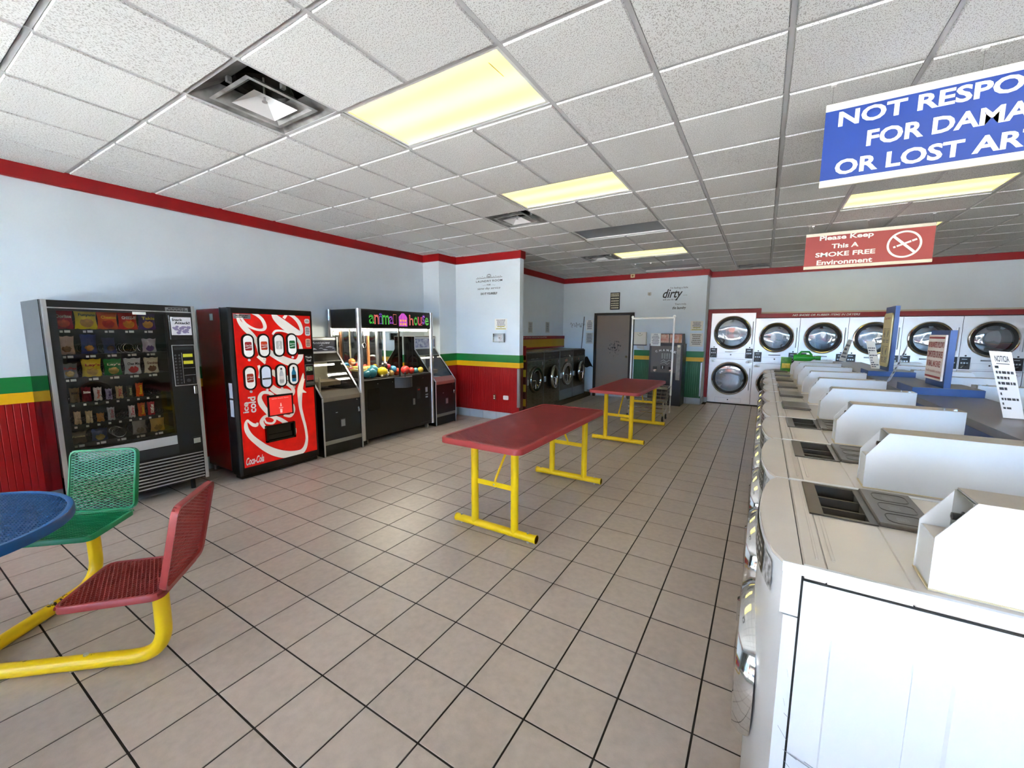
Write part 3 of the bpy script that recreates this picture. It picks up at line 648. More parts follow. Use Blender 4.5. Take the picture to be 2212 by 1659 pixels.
bag(slot(3,2),sh[3]+.004,.055,.115,'#dcd4cc','candy_pack','white and orange candy pack on the fourth snack shelf','Payday','#d8501e',cat='candy')
bag(slot(3,3),sh[3]+.004,.045,.095,'#b8aed0','candy_bar','lilac candy bar on the fourth snack shelf','3 Muskt','#3a2a6a',cat='candy')
bag(slot(3,4),sh[3]+.004,.05,.11,'#c8a878','candy_bar','gold and red candy bar on the fourth snack shelf','TWIX','#c0241c',cat='candy')
bag(slot(3,5),sh[3]+.004,.045,.105,'#4a4a34','candy_bar','dark olive candy bar on the fourth snack shelf','Almond','#d9cf9a',cat='candy')
bag(slot(3,6),sh[3]+.004,.055,.125,'#ee5a14','candy_bar','tall orange peanut butter candy bar on the fourth snack shelf',"Reese's",'#f2c41e',cat='candy')
bag(slot(4,0),sh[4]+.004,.045,.11,'#c2a276','cookie_pack','tan wafer pack at the left end of the fifth snack shelf',cat='cookie pack')
bag(slot(4,1),sh[4]+.004,.045,.105,'#c9ad7e','cookie_pack','second tan wafer pack from the left on the fifth snack shelf',cat='cookie pack')
bag(slot(4,2),sh[4]+.004,.05,.075,'#c98034','candy_pack','short orange brown candy pack on the fifth snack shelf',cat='candy')
bag(slot(4,3),sh[4]+.004,.05,.115,'#b8aeb4','candy_bar','white candy bar with dark red letters on the fifth snack shelf','100 Grand','#a01c30',cat='candy')
bag(slot(4,5),sh[4]+.004,.048,.11,'#e6dcd8','candy_bar','white and pink candy bar on the fifth snack shelf','Zero','#d04a5a',cat='candy')
bag(slot(4,6),sh[4]+.004,.055,.125,'#dd5a1a','candy_bar','orange candy bar on the fifth snack shelf beside the red one',"Reese's",'#e8b21e',cat='candy')
bag(slot(4,7),sh[4]+.004,.055,.125,'#c2202a','candy_bar','red candy bar at the right of the fifth snack shelf','KitKat',cat='candy')
bag(slot(5,0),sh[5]+.004,.105,.10,'#5e4f3c','cookie_bag','dull brown cookie bag at the left end of the bottom snack shelf','Famous','#c9b88a')
bag(slot(5,1),sh[5]+.004,.105,.105,'#27406e','chip_bag','dark blue snack bag on the bottom snack shelf',blob='#b8a05a')
bag(slot(5,3),sh[5]+.004,.10,.13,'#8a8478','nut_bag','silver nut bag on the bottom snack shelf',blob='#6a5a3e')
bag(slot(5,4),sh[5]+.004,.11,.13,'#b88f3e','chip_bag','gold snack bag at the right end of the bottom snack shelf',blob='#8a6a24')
# ------------------------------------------------------------------ soda machine
CX=-4.70; cy0,cy1,cz1=2.11,3.03,1.85
t=thing('soda_vending_machine','tall red soda vending machine with large white script and eight drink buttons','vending machine',(-5.05,2.57,0))
put(MB().bbox(-5.43,CX-.16,cy0+.01,cy1-.01,.07,cz1-.005,.006),'cabinet',M('dark_red_side_panel','#7c0d12',.25,0,.1,3),t)
put(MB().bbox(CX-.16,CX,cy0,cy1,.05,cz1,.008),'door',M('black_door_shell','#0d0d10',.3),t)
put(MB().box(CX-.18,CX-.16,cy0-.002,cy0+.01,.07,cz1),'door_edge',matblk,t)
put(MB().box(CX-.02,CX+.003,cy0-.002,cy0+.028,.05,cz1),'edge_trim',M('dark_steel_trim','#4c4e52',.3,.7),t)
put(MB().box(CX-.14,CX-.02,cy0+.02,cy1-.02,0.0+.012,.05),'kick_plate',black,t)
for y in (cy0+.05,cy1-.05):
    for x in (CX-.05,-5.38): put(MB().cyl((x,y,0),(x,y,.07),.018,10),'foot',M('zinc'),t)
fx=CX+.006
redp=M('backlit_red_panel','#e01408',.28,0,.10,7,dark='#b80a08',emit='#e01005',estr=.12)
fy0,fy1,fz0,fz1=cy0+.045,cy1-.03,.135,1.79
put(MB().box(CX,fx,fy0,fy1,fz0,fz1),'front_panel',redp,t)
put(MB().box(CX,fx+.002,cy1-.21,cy1-.03,1.335,1.40).box(CX,fx+.002,cy1-.135,cy1-.012,.93,1.345),'money_column',black,t)
whit=M('white_script','#f3eee6',.35,emit='#f4ece0',estr=.08)
cc=lambda px,py:(lambda p:(p.y,p.z))(PX(480+px*220/1825,660+py*220/1825,fx))       # upper crop
cd=lambda px,py:(lambda p:(p.y,p.z))(PX(480+px*220/1659,820+py*220/1659,fx))       # lower crop
F=lambda a,z:(fx+.0012,min(max(a,fy0),fy1),min(max(z,fz0),fz1))
sw=MB()
def stroke(pts,ws,f): 
    q=[f(*p) for p in pts]; cw=catmull([(a[0],a[1],w) for a,w in zip(q,ws)],7); ribbon(sw,[(p[0],p[1]) for p in cw],[p[2]*.72 for p in cw],F)
stroke([(575,700),(560,740),(500,735),(440,690),(410,665),(385,720),(400,820),(460,920),(560,1010),(700,1110),(850,1180),(1000,1215),(1150,1215),(1280,1180),(1345,1110),(1375,1000),(1375,900),(1350,750),(1310,600),(1275,450),(1265,300),(1270,150),(1310,0)],[.03,.05,.05,.035,.03,.045,.065,.075,.085,.10,.115,.12,.11,.09,.07,.05,.045,.045,.05,.055,.075,.095,.06],cd)
stroke([(1320,-20),(1275,150),(1370,210)],[.06,.08,.01],cd)
stroke([(700,790),(640,690),(700,600),(790,600),(860,650),(820,710),(720,700),(690,640)],[.05,.06,.045,.04,.04,.035,.03,.02],cd)
stroke([(830,600),(950,650),(1080,730)],[.04,.06,.06],cd); stroke([(1190,790),(1195,850),(1190,905)],[.03,.03,.015],cd)
stroke([(760,560),(640,400),(610,290),(660,215),(760,215),(830,260)],[.06,.08,.06,.05,.05,.05],cd); stroke([(1000,580),(1110,590),(1165,500),(1150,400)],[.03,.05,.05,.04],cd)
stroke([(800,120),(900,190),(1050,200),(1140,230),(1150,150),(1060,60),(900,-20)],[.09,.10,.10,.07,.06,.07,.09],cd)
stroke([(270,150),(300,280),(400,400),(560,560),(640,700),(700,880),(760,1010)],[.04,.05,.08,.07,.07,.08,.05],cc)
stroke([(320,190),(420,330),(580,420),(720,435),(765,380),(720,260),(620,170),(500,120)],[.03,.04,.035,.04,.055,.05,.045,.03],cc)
stroke([(900,120),(960,220),(1100,340),(1250,440),(1380,490),(1420,440),(1370,300),(1260,190),(1130,130)],[.05,.10,.14,.13,.08,.06,.065,.05,.04],cc)
stroke([(1100,230),(1150,160),(1140,110)],[.05,.04,.03],cc)
stroke([(900,520),(960,455),(1100,460),(1250,520),(1370,640),(1410,780),(1400,920),(1330,1010),(1200,1010),(1050,950),(900,870),(800,800)],[.03,.035,.03,.04,.05,.065,.09,.09,.12,.11,.09,.08],cc)
stroke([(640,900),(700,960),(770,1040)],[.06,.05,.03],cc); stroke([(650,1070),(680,1190),(660,1300)],[.04,.04,.03],cc); stroke([(880,1180),(1000,1250),(1180,1300),(1250,1420)],[.08,.09,.06,.06],cc)
stroke([(1370,1650),(1400,1500),(1440,1300),(1450,1210)],[.03,.06,.05,.01],cc)
put(sw,'white_script',whit,t)
sm=MB(); a=cd(392,1405); e=cd(680,1275); text('Coca-Cola',F(a[0],a[1]),(0,1,0),(0,.02,1),e[0]-a[0],.085,sm,shear=.35,bold=.03)
a=cd(335,555); text('ice',(fx+.0012,cd(430,460)[0],cd(340,555)[1]),(0,0,1),(0,-1,0),cd(380,375)[1]-cd(380,555)[1],cd(430,460)[0]-cd(335,460)[0],sm,bold=.03)
text('cold',(fx+.0012,cd(550,410)[0],cd(500,540)[1]),(0,0,1),(0,-1,0),cd(500,275)[1]-cd(500,540)[1],cd(550,410)[0]-cd(425,410)[0],sm,bold=.03)
put(sm,'lettering',white,t)
def oval(y,z,w,h,n=10):
    r=w/2; out=[]
    for k in range(n+1): a=math.pi*k/n; out.append((y+r*math.cos(a),z+h/2-r+r*math.sin(a)))
    for k in range(n+1): a=math.pi+math.pi*k/n; out.append((y+r*math.cos(a),z-h/2+r+r*math.sin(a)))
    return out
btn=[(455,730,'#a81c26','Coca-Cola','can'),(738,720,'#e2421c','Coca-Cola','can'),(1005,710,'#c8281e','Diet Coke','dcan'),(1240,700,'#14763a','Sprite','can'),
     (490,1300,'#b8301e','Dr Pepper','can'),(780,1275,'#c9d6ee','','blank'),(1050,1255,'#4a8fc8','Dasani','bottle'),(1270,1230,'#1f8fc4','Powerade','bbottle')]
for px,py,col,w,kind in btn:
    y,z=cc(px,py)
    b=put(MB().prism(oval(y,z,.128,.265),0,fx,fx+.014),'button_bezel',matblk,t)
    q=put(MB().prism(oval(y,z,.094,.228),0,fx+.014,fx+.016),'button_window',M('button_white','#f5f4ee',.35,emit='#ffffff',estr=.1) if kind!='blank' else M('button_pale_blue','#d5e0f2',.35,emit='#dbe6ff',estr=.1),t)
    put(MB().lathe([(0,.012),(.013,.010),(.014,0)],(fx,y+.004,z-.148),0,12),'indicator',white,t)
    X=fx+.017
    if kind in('can','dcan'):
        cb=[(y-.026,z-.045),(y+.026,z-.045),(y+.034,z-.036),(y+.034,z+.036),(y+.026,z+.047),(y-.026,z+.047),(y-.034,z+.036),(y-.034,z-.036)]
        put(MB().prism(cb,0,X-.001,X),'can_picture',M('print_'+col.strip('#'),col,.4) if kind=='can' else M('print_silver','#d5d2cc',.4),t)
        g=MB(); 
        if kind=='can': text(w,(X+.0002,y-.03,z-.002),(0,1,0),(0,.1,1),.06,.022,g,shear=.3); ribbon(g,[(y-.033,z-.024),(y,z-.016),(y+.033,z-.012)],[.003,.009,.004],lambda a,q:(X+.001,a,q)); put(g,'can_print',white,t)
        else: text(w,(X+.0002,y+.010,z-.04),(0,0,1),(0,-1,0),.08,.02,g,bold=.03); put(g,'can_print',M('print_c8281e'),t)
    elif kind!='blank':
        bo=[(-.022,-.085),(.022,-.085),(.026,-.07),(.026,.02),(.012,.055),(.010,.085),(-.010,.085),(-.012,.055),(-.026,.02),(-.026,-.07)]
        put(MB().prism([(y+u,z+v) for u,v in bo],0,X-.001,X),'bottle_picture',M('print_'+('e4eaf0' if kind=='bottle' else col.strip('#')),'#e4eaf0' if kind=='bottle' else col,.4),t)
        g=MB().box(X,X+.0005,y-.026,y+.026,z-.045,z-.005); put(g,'bottle_label',M('print_4a8fc8') if kind=='bottle' else M('print_dark','#1d2b30',.4),t)
        put(MB().box(X,X+.0006,y-.010,y+.010,z+.07,z+.088),'bottle_cap',M('print_dark','#1d2b30',.4),t)
    else: put(MB().box(X,X+.0005,y-.045,y+.045,z-.03,z-.012),'button_word',M('grey_print','#55585e',.5),t)
a=cd(725,262); e=cd(1140,215); g=cd(1155,545); h=cd(745,610)
P=[(fx,)+q for q in (a,e,g,h)]
sc=MB().prism([h,g,e,a],0,fx,fx+.012); put(sc,'screen_frame',black,t)
y0,y1,z0,z1=h[0]+.03,g[0]-.03,h[1]+.035,e[1]-.035
y0,y1=cd(760,420)[0],cd(1125,400)[0]; z0,z1=cd(940,560)[1],cd(940,270)[1]
put(MB().box(fx+.012,fx+.013,y0,y1,z0,z1),'screen',M('red_screen','#e8352e',.3,emit='#f03a30',estr=.2),t)
g=MB(); text('Refresh. Recycle. Repeat.',(fx+.0135,y0+.03,z1-.028),(0,1,0),(0,0,1),(y1-y0)*.75,.014,g); yc=(y0+y1)/2
for q in (( .0,.018),(-.014,.006)): pass
g.prism([(yc-.010,z0+.09),(yc+.010,z0+.09),(yc+.004,z0+.13),(yc-.004,z0+.13)],0,fx+.013,fx+.0135); g.prism([(yc-.012,z0+.015),(yc+.012,z0+.015),(yc+.014,z0+.06),(yc-.014,z0+.06)],0,fx+.013,fx+.0135); g.box(fx+.013,fx+.0135,yc-.024,yc+.024,z0+.07,z0+.078)
put(g,'screen_print',M('pale_pink_print','#f6c9c0',.4,emit='#f6c9c0',estr=.15),t)
# delivery port
y0,y1=cd(700,880)[0],cd(1170,800)[0]; z0,z1=cd(900,985)[1],cd(900,720)[1]
fr=MB(); fr.box(fx,fx+.035,y0,y1,z0,z0+.02).box(fx,fx+.03,y0,y1,z1-.015,z1).box(fx,fx+.035,y0,y0+.02,z0,z1).box(fx,fx+.035,y1-.02,y1,z0,z1); put(fr,'delivery_port',M('port_black','#09090a',.2),t)
put(MB().add([(fx+.002,y0,z0),(fx+.002,y1,z0),(fx+.002,y1,z1),(fx+.002,y0,z1)],[(0,1,2,3)]).box(fx,fx+.012,y0+.02,y1-.02,z0+.02,z0+.08),'port_flap',glossblk,t)
# money column
y=cy1-.075
g=MB(); text('Thank',(fx+.003,y-.045,1.285),(0,1,0),(0,0,1),.085,.026,g,bold=.02); text('You!',(fx+.003,y-.035,1.245),(0,1,0),(0,0,1),.062,.028,g,bold=.02); put(g,'thank_you_print',white,t)
e=MB()
for a,b2,c,dd in ((y-.055,y+.055,1.205,1.212),(y-.055,y+.055,.955,.962),(y-.055,y-.049,.962,1.205),(y+.049,y+.055,.962,1.205)): e.box(fx+.002,fx+.008,a,b2,c,dd)
put(e,'money_frame',M('satin_steel'),t); put(MB().box(fx+.002,fx+.004,y-.04,y+.04,1.13,1.185),'display',M('pale_display','#c9d8b8',.3,0,.4,60,dark='#6a7a3a'),t)
put(MB().bbox(fx+.002,fx+.018,y-.045,y+.045,1.02,1.08,.004),'bill_slot',M('print_red','#b8201e',.3),t); put(MB().box(fx+.002,fx+.006,y-.045,y+.045,.968,1.0),'coin_plate',M('satin_steel'),t)
put(MB().box(fx,fx+.001,fy0,fy0+.17,1.735,1.785),'service_sticker',silver,t); put(scribble(MB(),lambda a,z:(fx+.0016,a,z),fy0+.02,fy0+.15,1.74,1.775,2,8),'sticker_print',inkm,t)
for z0,z1,col,nm in ((1.70,1.755,'#e8e6e2','white_sticker'),(1.555,1.665,'#eeece8','white_sticker'),(1.415,1.52,'#f0b9a0','orange_sticker')):
    q=put(MB().prism(rrect(y-.028,y+.035,z0,z1,.02),0,fx+.0005,fx+.0015),nm,M('sticker_'+col.strip('#'),col,.5),t); put(scribble(MB(),lambda a,z:(fx+.002,a,z),y-.02,y+.028,z0+.015,z1-.015,4,int(z0*100)),'sticker_print',M('grey_print','#55585e',.5),t)
put(MB().box(CX-.10,CX-.03,cy0-.002,cy0-.001,.9,1.06).box(CX-.10,CX-.03,cy0-.002,cy0-.001,.70,.88),'side_label',M('pale_label','#b9bfca',.5),t)
put(MB().box(-5.12,-5.05,cy0+.008,cy0+.0095,1.72,1.79),'side_sticker',M('pale_label','#b9bfca',.5),t)
# ------------------------------------------------------------------ slant-front prize cabinets
tanw=M('tan_melamine','#8c7a5e',.4,0,.1,6); tubem=M('lit_tube','#ffffff',.4,emit=(1,.95,.8),estr=5)
def prize_cab(y0,y1,label,marq,lit,panel,ledge):
    t=thing('prize_cabinet',label,'arcade machine',(-5.05,(y0+y1)/2,0)); xf,xb=-4.70,-5.42
    prof=[(xb,.0),(xf,.0),(xf,.765),(-5.165,1.305),(-5.165,1.53),(xb,1.53)]
    for a,b in ((y0,y0+.018),(y1-.018,y1)):
        s=put(MB().prism(prof,1,a,b),'side_panel',glossblk,t)
        e=MB(); ya,yb=a-.001,b+.001
        for (p,q) in zip(prof[1:5],prof[2:6]):
            n=Vector((q[1]-p[1],0,-(q[0]-p[0]))).normalized()*.006
            e.add([(p[0]+s2*0+n.x*k,yy,p[1]+n.z*k) for yy in (ya,yb) for s2,k in ((0,-.2),(0,1))]+[(q[0]+n.x*k,yy,q[1]+n.z*k) for yy in (ya,yb) for k in (-.2,1)],[(1,3,7,5),(0,1,5,4),(2,3,7,6)])
        put(e,'edge_moulding',alu,t)
    a,b=y0+.018,y1-.018
    put(MB().box(xb,xf-.012,a,b,.01,.71),'front_door',panel,t)
    put(MB().box(xf-.012,xf-.004,a,b,.15,.20),'kick_strip',M('scuffed_strip','#8f8b80',.5,.5),t)
    put(MB().box(xf-.012,xf-.006,a,b,.01,.15),'kick_board',matblk,t)
    put(MB().add([(xf-.012,a,.71),(xf-.012,b,.71),(xf-.004,b,.765),(xf-.004,a,.765),(xf-.07,b,.84),(xf-.07,a,.84)],[(0,1,2,3),(3,2,4,5)]),'ledge',ledge,t)
    put(MB().box(xb,xf-.05,a,b,.71,.735),'play_floor',tanw,t); put(MB().box(xb,xb+.015,a,b,.735,1.53),'back',M('pale_olive_back','#b3ad94',.6),t)
    gx=lambda z:-4.712-(z-.765)*(5.165-4.70)/(1.305-.765)
    put(MB().add([(gx(.84)-.004,a,.84),(gx(.84)-.004,b,.84),(gx(1.21)-.004,b,1.21),(gx(1.21)-.004,a,1.21)],[(0,1,2,3)]),'front_glass',vglass,t)
    put(MB().add([(gx(1.205),a,1.205),(gx(1.205),b,1.205),(-5.17,b,1.31),(-5.17,a,1.31),(-5.19,b,1.31),(-5.19,a,1.31),(gx(1.205)-.02,b,1.19),(gx(1.205)-.02,a,1.19)],[(0,1,2,3),(0,7,6,1),(7,5,4,6)]),'visor',M('smoked_visor','#1a140a',.25),t)
    tl=put(MB().box(gx(1.2)+.005,gx(1.2)+.012,a,b,1.198,1.21),'visor_trim',alu,t)
    put(MB().cyl((-5.16,a+.03,1.15),(-5.16,b-.06,1.15),.013,10),'light_tube',tubem if lit else M('white_tube','#e8e8e4',.4),t)
    put(MB().cyl((-5.0,a+.16,.735),(-5.0,a+.16,1.0),.014,10),'white_post',M('cream_post','#e0d8bc',.5),t)
    put(MB().bbox(-5.38,-5.0,a+.26,b,.735,.80,.006).bbox(-5.40,-5.10,a+.24,b,.86,.93,.01),'pusher_shelf',tanw,t)
    # header
    put(MB().box(xb,-5.19,a,b,1.315,1.525),'header_box',matblk,t)
    put(MB().box(-5.19,-5.172,a,b,1.50,1.52).box(-5.19,-5.172,a,b,1.31,1.33).box(-5.19,-5.170,a,b,1.33,1.336).box(-5.19,-5.170,a,b,1.49,1.497),'header_trim',alu,t)
    put(MB().box(-5.19,-5.18,a,b,1.336,1.49),'marquee',marq,t)
    g=MB(); rnd=random.Random(int(y0*10))
    text('Antiques',(-5.179,a+(b-a)*.33,1.43),(0,1,0),(0,0,1),(b-a)*.5,.04,g,shear=.3)
    for k in range(16):
        yy=a+.03+rnd.random()*(b-a-.06); zz=1.345+rnd.random()*.07; ribbon(g,[(yy,zz),(yy+.03,zz+.012*rnd.random()),(yy+.06,zz)],[.004,.008,.003],lambda p,q:(-5.1795,min(p,b),q))
    put(g,'marquee_print',M('marquee_grey_print','#9aa0b4',.4),t)
    # coin door fittings
    put(MB().box(xf-.012,xf-.004,a+.24,a+.32,.35,.46),'coin_return_frame',darkgrey,t); put(MB().box(xf-.010,xf-.002,a+.25,a+.31,.36,.365).box(xf-.0045,xf-.003,a+.25,a+.31,.365,.45),'coin_return',M('satin_steel'),t)
    put(MB().bbox(xf-.012,xf+.012,b-.05,b-.02,.52,.56,.004).tube([(xf,b-.043,.56),(xf,b-.043,.58),(xf,b-.035,.588),(xf,b-.027,.58),(xf,b-.027,.56)],.003,6),'padlock',chrome,t)
    put(MB().lathe([(0,.006),(.008,.004),(.010,-.004)],(xf-.012,b-.05,.69),0,10),'lock',chrome,t)
    put(MB().box(xf-.012,xf-.010,a+.18,a+.21,.55,.56),'coin_slot',M('satin_steel'),t)
    return t
prize_cab(3.10,3.70,'black slant-front coin pusher with lit tube beside the red soda machine',M('marquee_dark_blue','#23263a',.3,0,.4,16,dark='#11131c'),True,matblk,M('beige_ledge','#8c8170',.4,.2))
prize_cab(5.205,5.745,'black slant-front coin pusher right of the plush crane game',M('marquee_blue','#1d2f6e',.3,0,.5,16,dark='#c9cfe0'),True,M('maroon_black_door','#1a0a0c',.35),M('pink_ledge','#b0645c',.4))
# ------------------------------------------------------------------ crane game
t=thing('crane_game','large black claw machine with colourful lettering, full of balls and plush','arcade machine',(-5.07,4.48,0))
y0,y1,xf,xb=3.745,5.165,-4.735,-5.42
put(MB().bbox(xb,xf,y0,y1,.075,.925,.005),'lower_cabinet',M('black_panel','#070708',.3),t)
put(MB().bbox(xb,xf,y0,y1,1.655,1.92,.005),'header',M('black_panel'),t)
put(MB().box(xf,xf+.004,y0+.03,y1-.02,1.68,1.90),'header_panel',M('header_black','#050506',.15),t)
put(MB().box(xb,xb+.012,y0+.01,y1-.01,.925,1.655),'mirror_back',M('mirror','#d7d9d6',.03,1.0),t)
put(MB().box(xb+.012,xf-.01,y0+.01,y1-.01,.925,.935),'play_bed',M('dark_bed','#1b1714',.7),t)
put(MB().add([(xf-.003,y0+.03,.93),(xf-.003,y1-.02,.93),(xf-.003,y1-.02,1.65),(xf-.003,y0+.03,1.65)],[(0,1,2,3)]),'front_glass',glass('crane_glass',gloss=.6,mult=.9),t); [put(MB().add([(xb+.03,q,.93),(xf-.03,q,.93),(xf-.03,q,1.65),(xb+.03,q,1.65)],[(0,1,2,3)]),'side_glass',glass('crane_glass'),t) for q in (y0+.003,y1-.003)]
put(MB().box(xf-.01,xf+.004,4.44,4.465,.925,1.655),'mullion',matblk,t)
for yy,w in ((y0-.004,.055),(y1+.005,.045)):
    put(MB().tube([(xf-.01,yy,.07),(xf-.01,yy,1.925)],.036 if w>.05 else .03,16),'corner_post',alu,t,True)
put(MB().tube([(xb+.04,y0-.005,.07),(xb+.04,y0-.005,1.925)],.03,14),'corner_post',alu,t,True)
put(MB().box(xf-.05,xf+.03,y0-.04,y0+.03,.02,.075),'post_shoe',matblk,t)
put(MB().box(-5.10,-5.07,y0+.40,y0+.43,.935,1.65),'inner_post',M('copper_post','#b5764c',.3,.3),t); put(MB().cyl((-5.0,4.40,.94),(-5.0,4.40,1.65),.014,8),'inner_post',M('pale_post','#e9dfc6',.4),t)
put(MB().cyl((xf-.045,y0+.06,1.636),(xf-.045,y1-.06,1.636),.016,8),'lamp_tube',M('crane_lamp','#ffffff',.4,emit=(1,.93,.74),estr=60),t)
put(MB().box(xb+.2,xf-.1,y0+.3,y0+.33,1.61,1.645).box(-5.1,-5.0,y0+.27,y0+.38,1.55,1.62).cyl((-5.05,y0+.32,1.45),(-5.05,y0+.32,1.55),.008,6).tube([(-5.05,y0+.32,1.45),(-5.01,y0+.32,1.42),(-5.03,y0+.32,1.37)],.006,6).tube([(-5.05,y0+.32,1.45),(-5.09,y0+.32,1.42),(-5.07,y0+.32,1.37)],.006,6),'claw_carriage',M('satin_steel'),t)
# prize door, console, stickers
put(MB().prism(rrect(y0+.09,y0+.30,.48,.80,.03),0,xf,xf+.004),'prize_door',M('prize_door_black','#121214',.25),t)
cn=[(xf+.13*math.sin(math.pi*k/12),4.34+.36*k/12) for k in range(13)]
put(MB().prism(cn,2,.76,.905),'console',M('console_grey','#33363c',.35),t); put(MB().prism([(xf+(p[0]-xf)*1.06,p[1]) for p in cn],2,.905,.92),'console_top',darkgrey,t)
put(MB().cyl((xf+.06,4.50,.92),(xf+.06,4.50,.965),.006,8).ball((xf+.06,4.50,.975),.016,10,6),'joystick',matblk,t)
put(MB().box(xf,xf+.003,4.80,4.88,.53,.72),'coin_mech',darkgrey,t); put(MB().box(xf+.003,xf+.006,4.82,4.845,.67,.69).box(xf+.003,xf+.006,4.85,4.87,.67,.69),'coin_buttons',M('print_red'),t)
put(MB().bbox(xf,xf+.02,4.705,4.745,.45,.55,.004),'lock_bar',M('satin_steel'),t)
put(MB().box(xf,xf+.0012,5.0,5.05,.62,.70).box(xf,xf+.0012,5.0,5.06,.57,.585).box(xf,xf+.0012,5.0,5.055,.525,.55),'sticker',M('pale_label'),t)
put(MB().box(xf,xf+.003,y1-.06,y1-.052,.12,.80).box(xf,xf+.003,4.86,y1-.06,.115,.122),'door_edge',darkgrey,t)
for yy in (y0+.07,y1-.10):
    for xx in (xf-.05,xb+.08):
        put(MB().cyl((xx,yy-.012,.035),(xx,yy+.012,.035),.035,14).box(xx-.02,xx+.02,yy-.02,yy+.02,.06,.078),'caster',M('zinc'),t)
for yy,lab in ((4.02,.0),(4.3,.0),(4.95,0)): put(MB().lathe([(0,.004),(.006,.003),(.007,0)],(xf,yy,.86),0,8),'screw',chrome,t)
# neon lettering, one colour per letter
ca=crop(740,660,220,1047)
cols=['#4fd84a','#ff7a6a','#8a4fe0','#5ae04f','#b04fd8','#ff8a70','','#ff8a7a','#55d84f','#ff6a7a','#a04fd0','#6ad85a']
xs=[(272,322,95,185),(325,375,95,190),(378,405,80,188),(408,478,100,192),(480,520,110,188),(522,552,92,195),None,(685,728,98,203),(735,770,118,205),(773,815,120,207),(818,845,100,195),(848,882,125,205)]
for ch,col,bx in zip('animal house',cols,xs):
    if not bx: continue
    a=PX(*ca(bx[0],bx[3]),xf+.004); e=PX(*ca(bx[1],bx[2]),xf+.004)
    g=text(ch,(xf+.0042,a.y,a.z),(0,1,0),(0,0,1),e.y-a.y,e.z-a.z,bold=.012); put(g,'letter_outline',M('neon_'+col.strip('#'),col,.4,emit=col,estr=.15),t)
    w=(e.y-a.y)*.06; g=text(ch,(xf+.0050,a.y+w*.8,a.z+.006),(0,1,0),(0,0,1),(e.y-a.y)-1.6*w,e.z-a.z-.012,bold=-.028); put(g,'letter_core',M('header_black'),t)
a=PX(*ca(580,213),xf+.004); e=PX(*ca(663,83),xf+.004); w=e.y-a.y; h=e.z-a.z
put(MB().prism([(a.y,a.z),(e.y,a.z),(e.y,a.z+h*.66),(e.y-w*.12,a.z+h*.82),(a.y+w*.62,a.z+h),(a.y+w*.35,a.z+h),(a.y,a.z+h*.72)],0,xf+.004,xf+.0055),'house_emblem',M('neon_pink','#e85ad0',.4,0,.3,30,dark='#9a4fd8',emit='#e05ac8',estr=.15),t)
g=MB()
for r in range(2):
    for q in range(3): g.lathe([(0,.0012),(.018,.0008)],(xf+.0055,a.y+w*(.22+.28*q),a.z+h*(.17+.27*r)),0,8)
put(g,'house_emblem_lights',M('neon_yellow','#ffd45a',.4,emit='#ff9a4a',estr=.15),t)
# prizes: every ball a thing
balls=[(300,715,.078,'#2f7f92','large teal ball at the front left of the claw machine'),(318,655,.062,'#35808f','teal ball resting on top of the large teal ball'),(252,705,.055,'#2c7788','small teal ball against the left post of the claw machine'),
 (412,712,.075,'#e3c62c','shiny yellow ball at the front of the claw machine'),(518,655,.058,'#3f86b4','blue ball beside the black and white plush'),(553,700,.060,'#d2452c','orange red ball left of the claw machine mullion'),
 (645,692,.070,'#cf2f2c','red ball just right of the claw machine mullion'),(706,675,.052,'#d83a30','second red ball right of the claw machine mullion'),(752,688,.045,'#4a8f9e','small teal ball right of the red balls'),
 (802,698,.048,'#d9b23a','gold ball at the right end of the claw machine bed'),(466,628,.045,'#b8283c','crimson ball behind the yellow ball'),(500,735,.05,'#c9a96a','tan ball low at the front of the claw machine'),(270,755,.04,'#7fa89a','pale green ball at the lower left of the claw machine glass'),
 (94,577,.05,'#e0803a','orange ball seen through the side glass of the claw machine'),(90,718,.075,'#8f2f44','maroon ball seen through the side glass of the claw machine')]
for px,py,r,col,lab in balls:
    p=PX(*ca(px,py),-4.85)
    if px<110: p=PY(*ca(px,py),3.92)
    y=min(max(p.y,y0+r+.02),y1-r-.02); z=max(.936+r,p.z); x=min(p.x,xf-.02-r)
    o=MB().ball((0,0,0),r,18,12).build('plastic_ball',M('ball_'+col.strip('#'),col,.22,0,.06,6),None,True); o.location=(x,y,z); tag(o,lab,'ball','prize balls in the claw machine')
    if z>.94+r: 
        pass
o=thing('prize_box','dark open box heaped with yellow packets inside the claw machine','box',(-5.05,4.03,.936))
MB().box(-.16,.16,-.15,.17,.0,.10).build('box_body',M('dark_box','#2a211c',.6),o)
MB().box(-.17,.17,-.16,.18,.10,.13).build('tray_rim',M('tray_tan','#d9c27a',.5,0,.2,10),o)
rnd=random.Random(5)
for k in range(9):
    x,y=-.11+rnd.random()*.24,-.11+rnd.random()*.24
    MB().ball((x,y,.145),.06,10,6,(1,.9,.35)).build('packet',M('packet_yellow','#e6cf6e',.4,0,.25,20,dark='#c9a23e'),o,True)
o=thing('plush_toy','small black and white plush animal on the ball pile','plush toy',(-4.87,4.29,.95))
MB().ball((0,0,.06),.06,12,8,(1,1,1.05)).ball((.01,-.02,.145),.045,12,8).ball((.0,.05,.10),.03,8,6).build('body',M('plush_black','#151518',.9,0,.1,30,.5,120),o,True)
MB().ball((.035,-.01,.06),.042,10,6,(.6,1,1.1)).ball((.035,-.025,.145),.028,10,6,(.6,1,1)).ball((.0,-.05,.18),.014,8,5).ball((.0,.015,.185),.014,8,5).build('white_patches',M('plush_white','#e8e6e0',.9,0,.1,30,.5,120),o,True)
o=thing('plush_toy','cream striped plush lying below the black and white one','plush toy',(-4.83,4.22,.937))
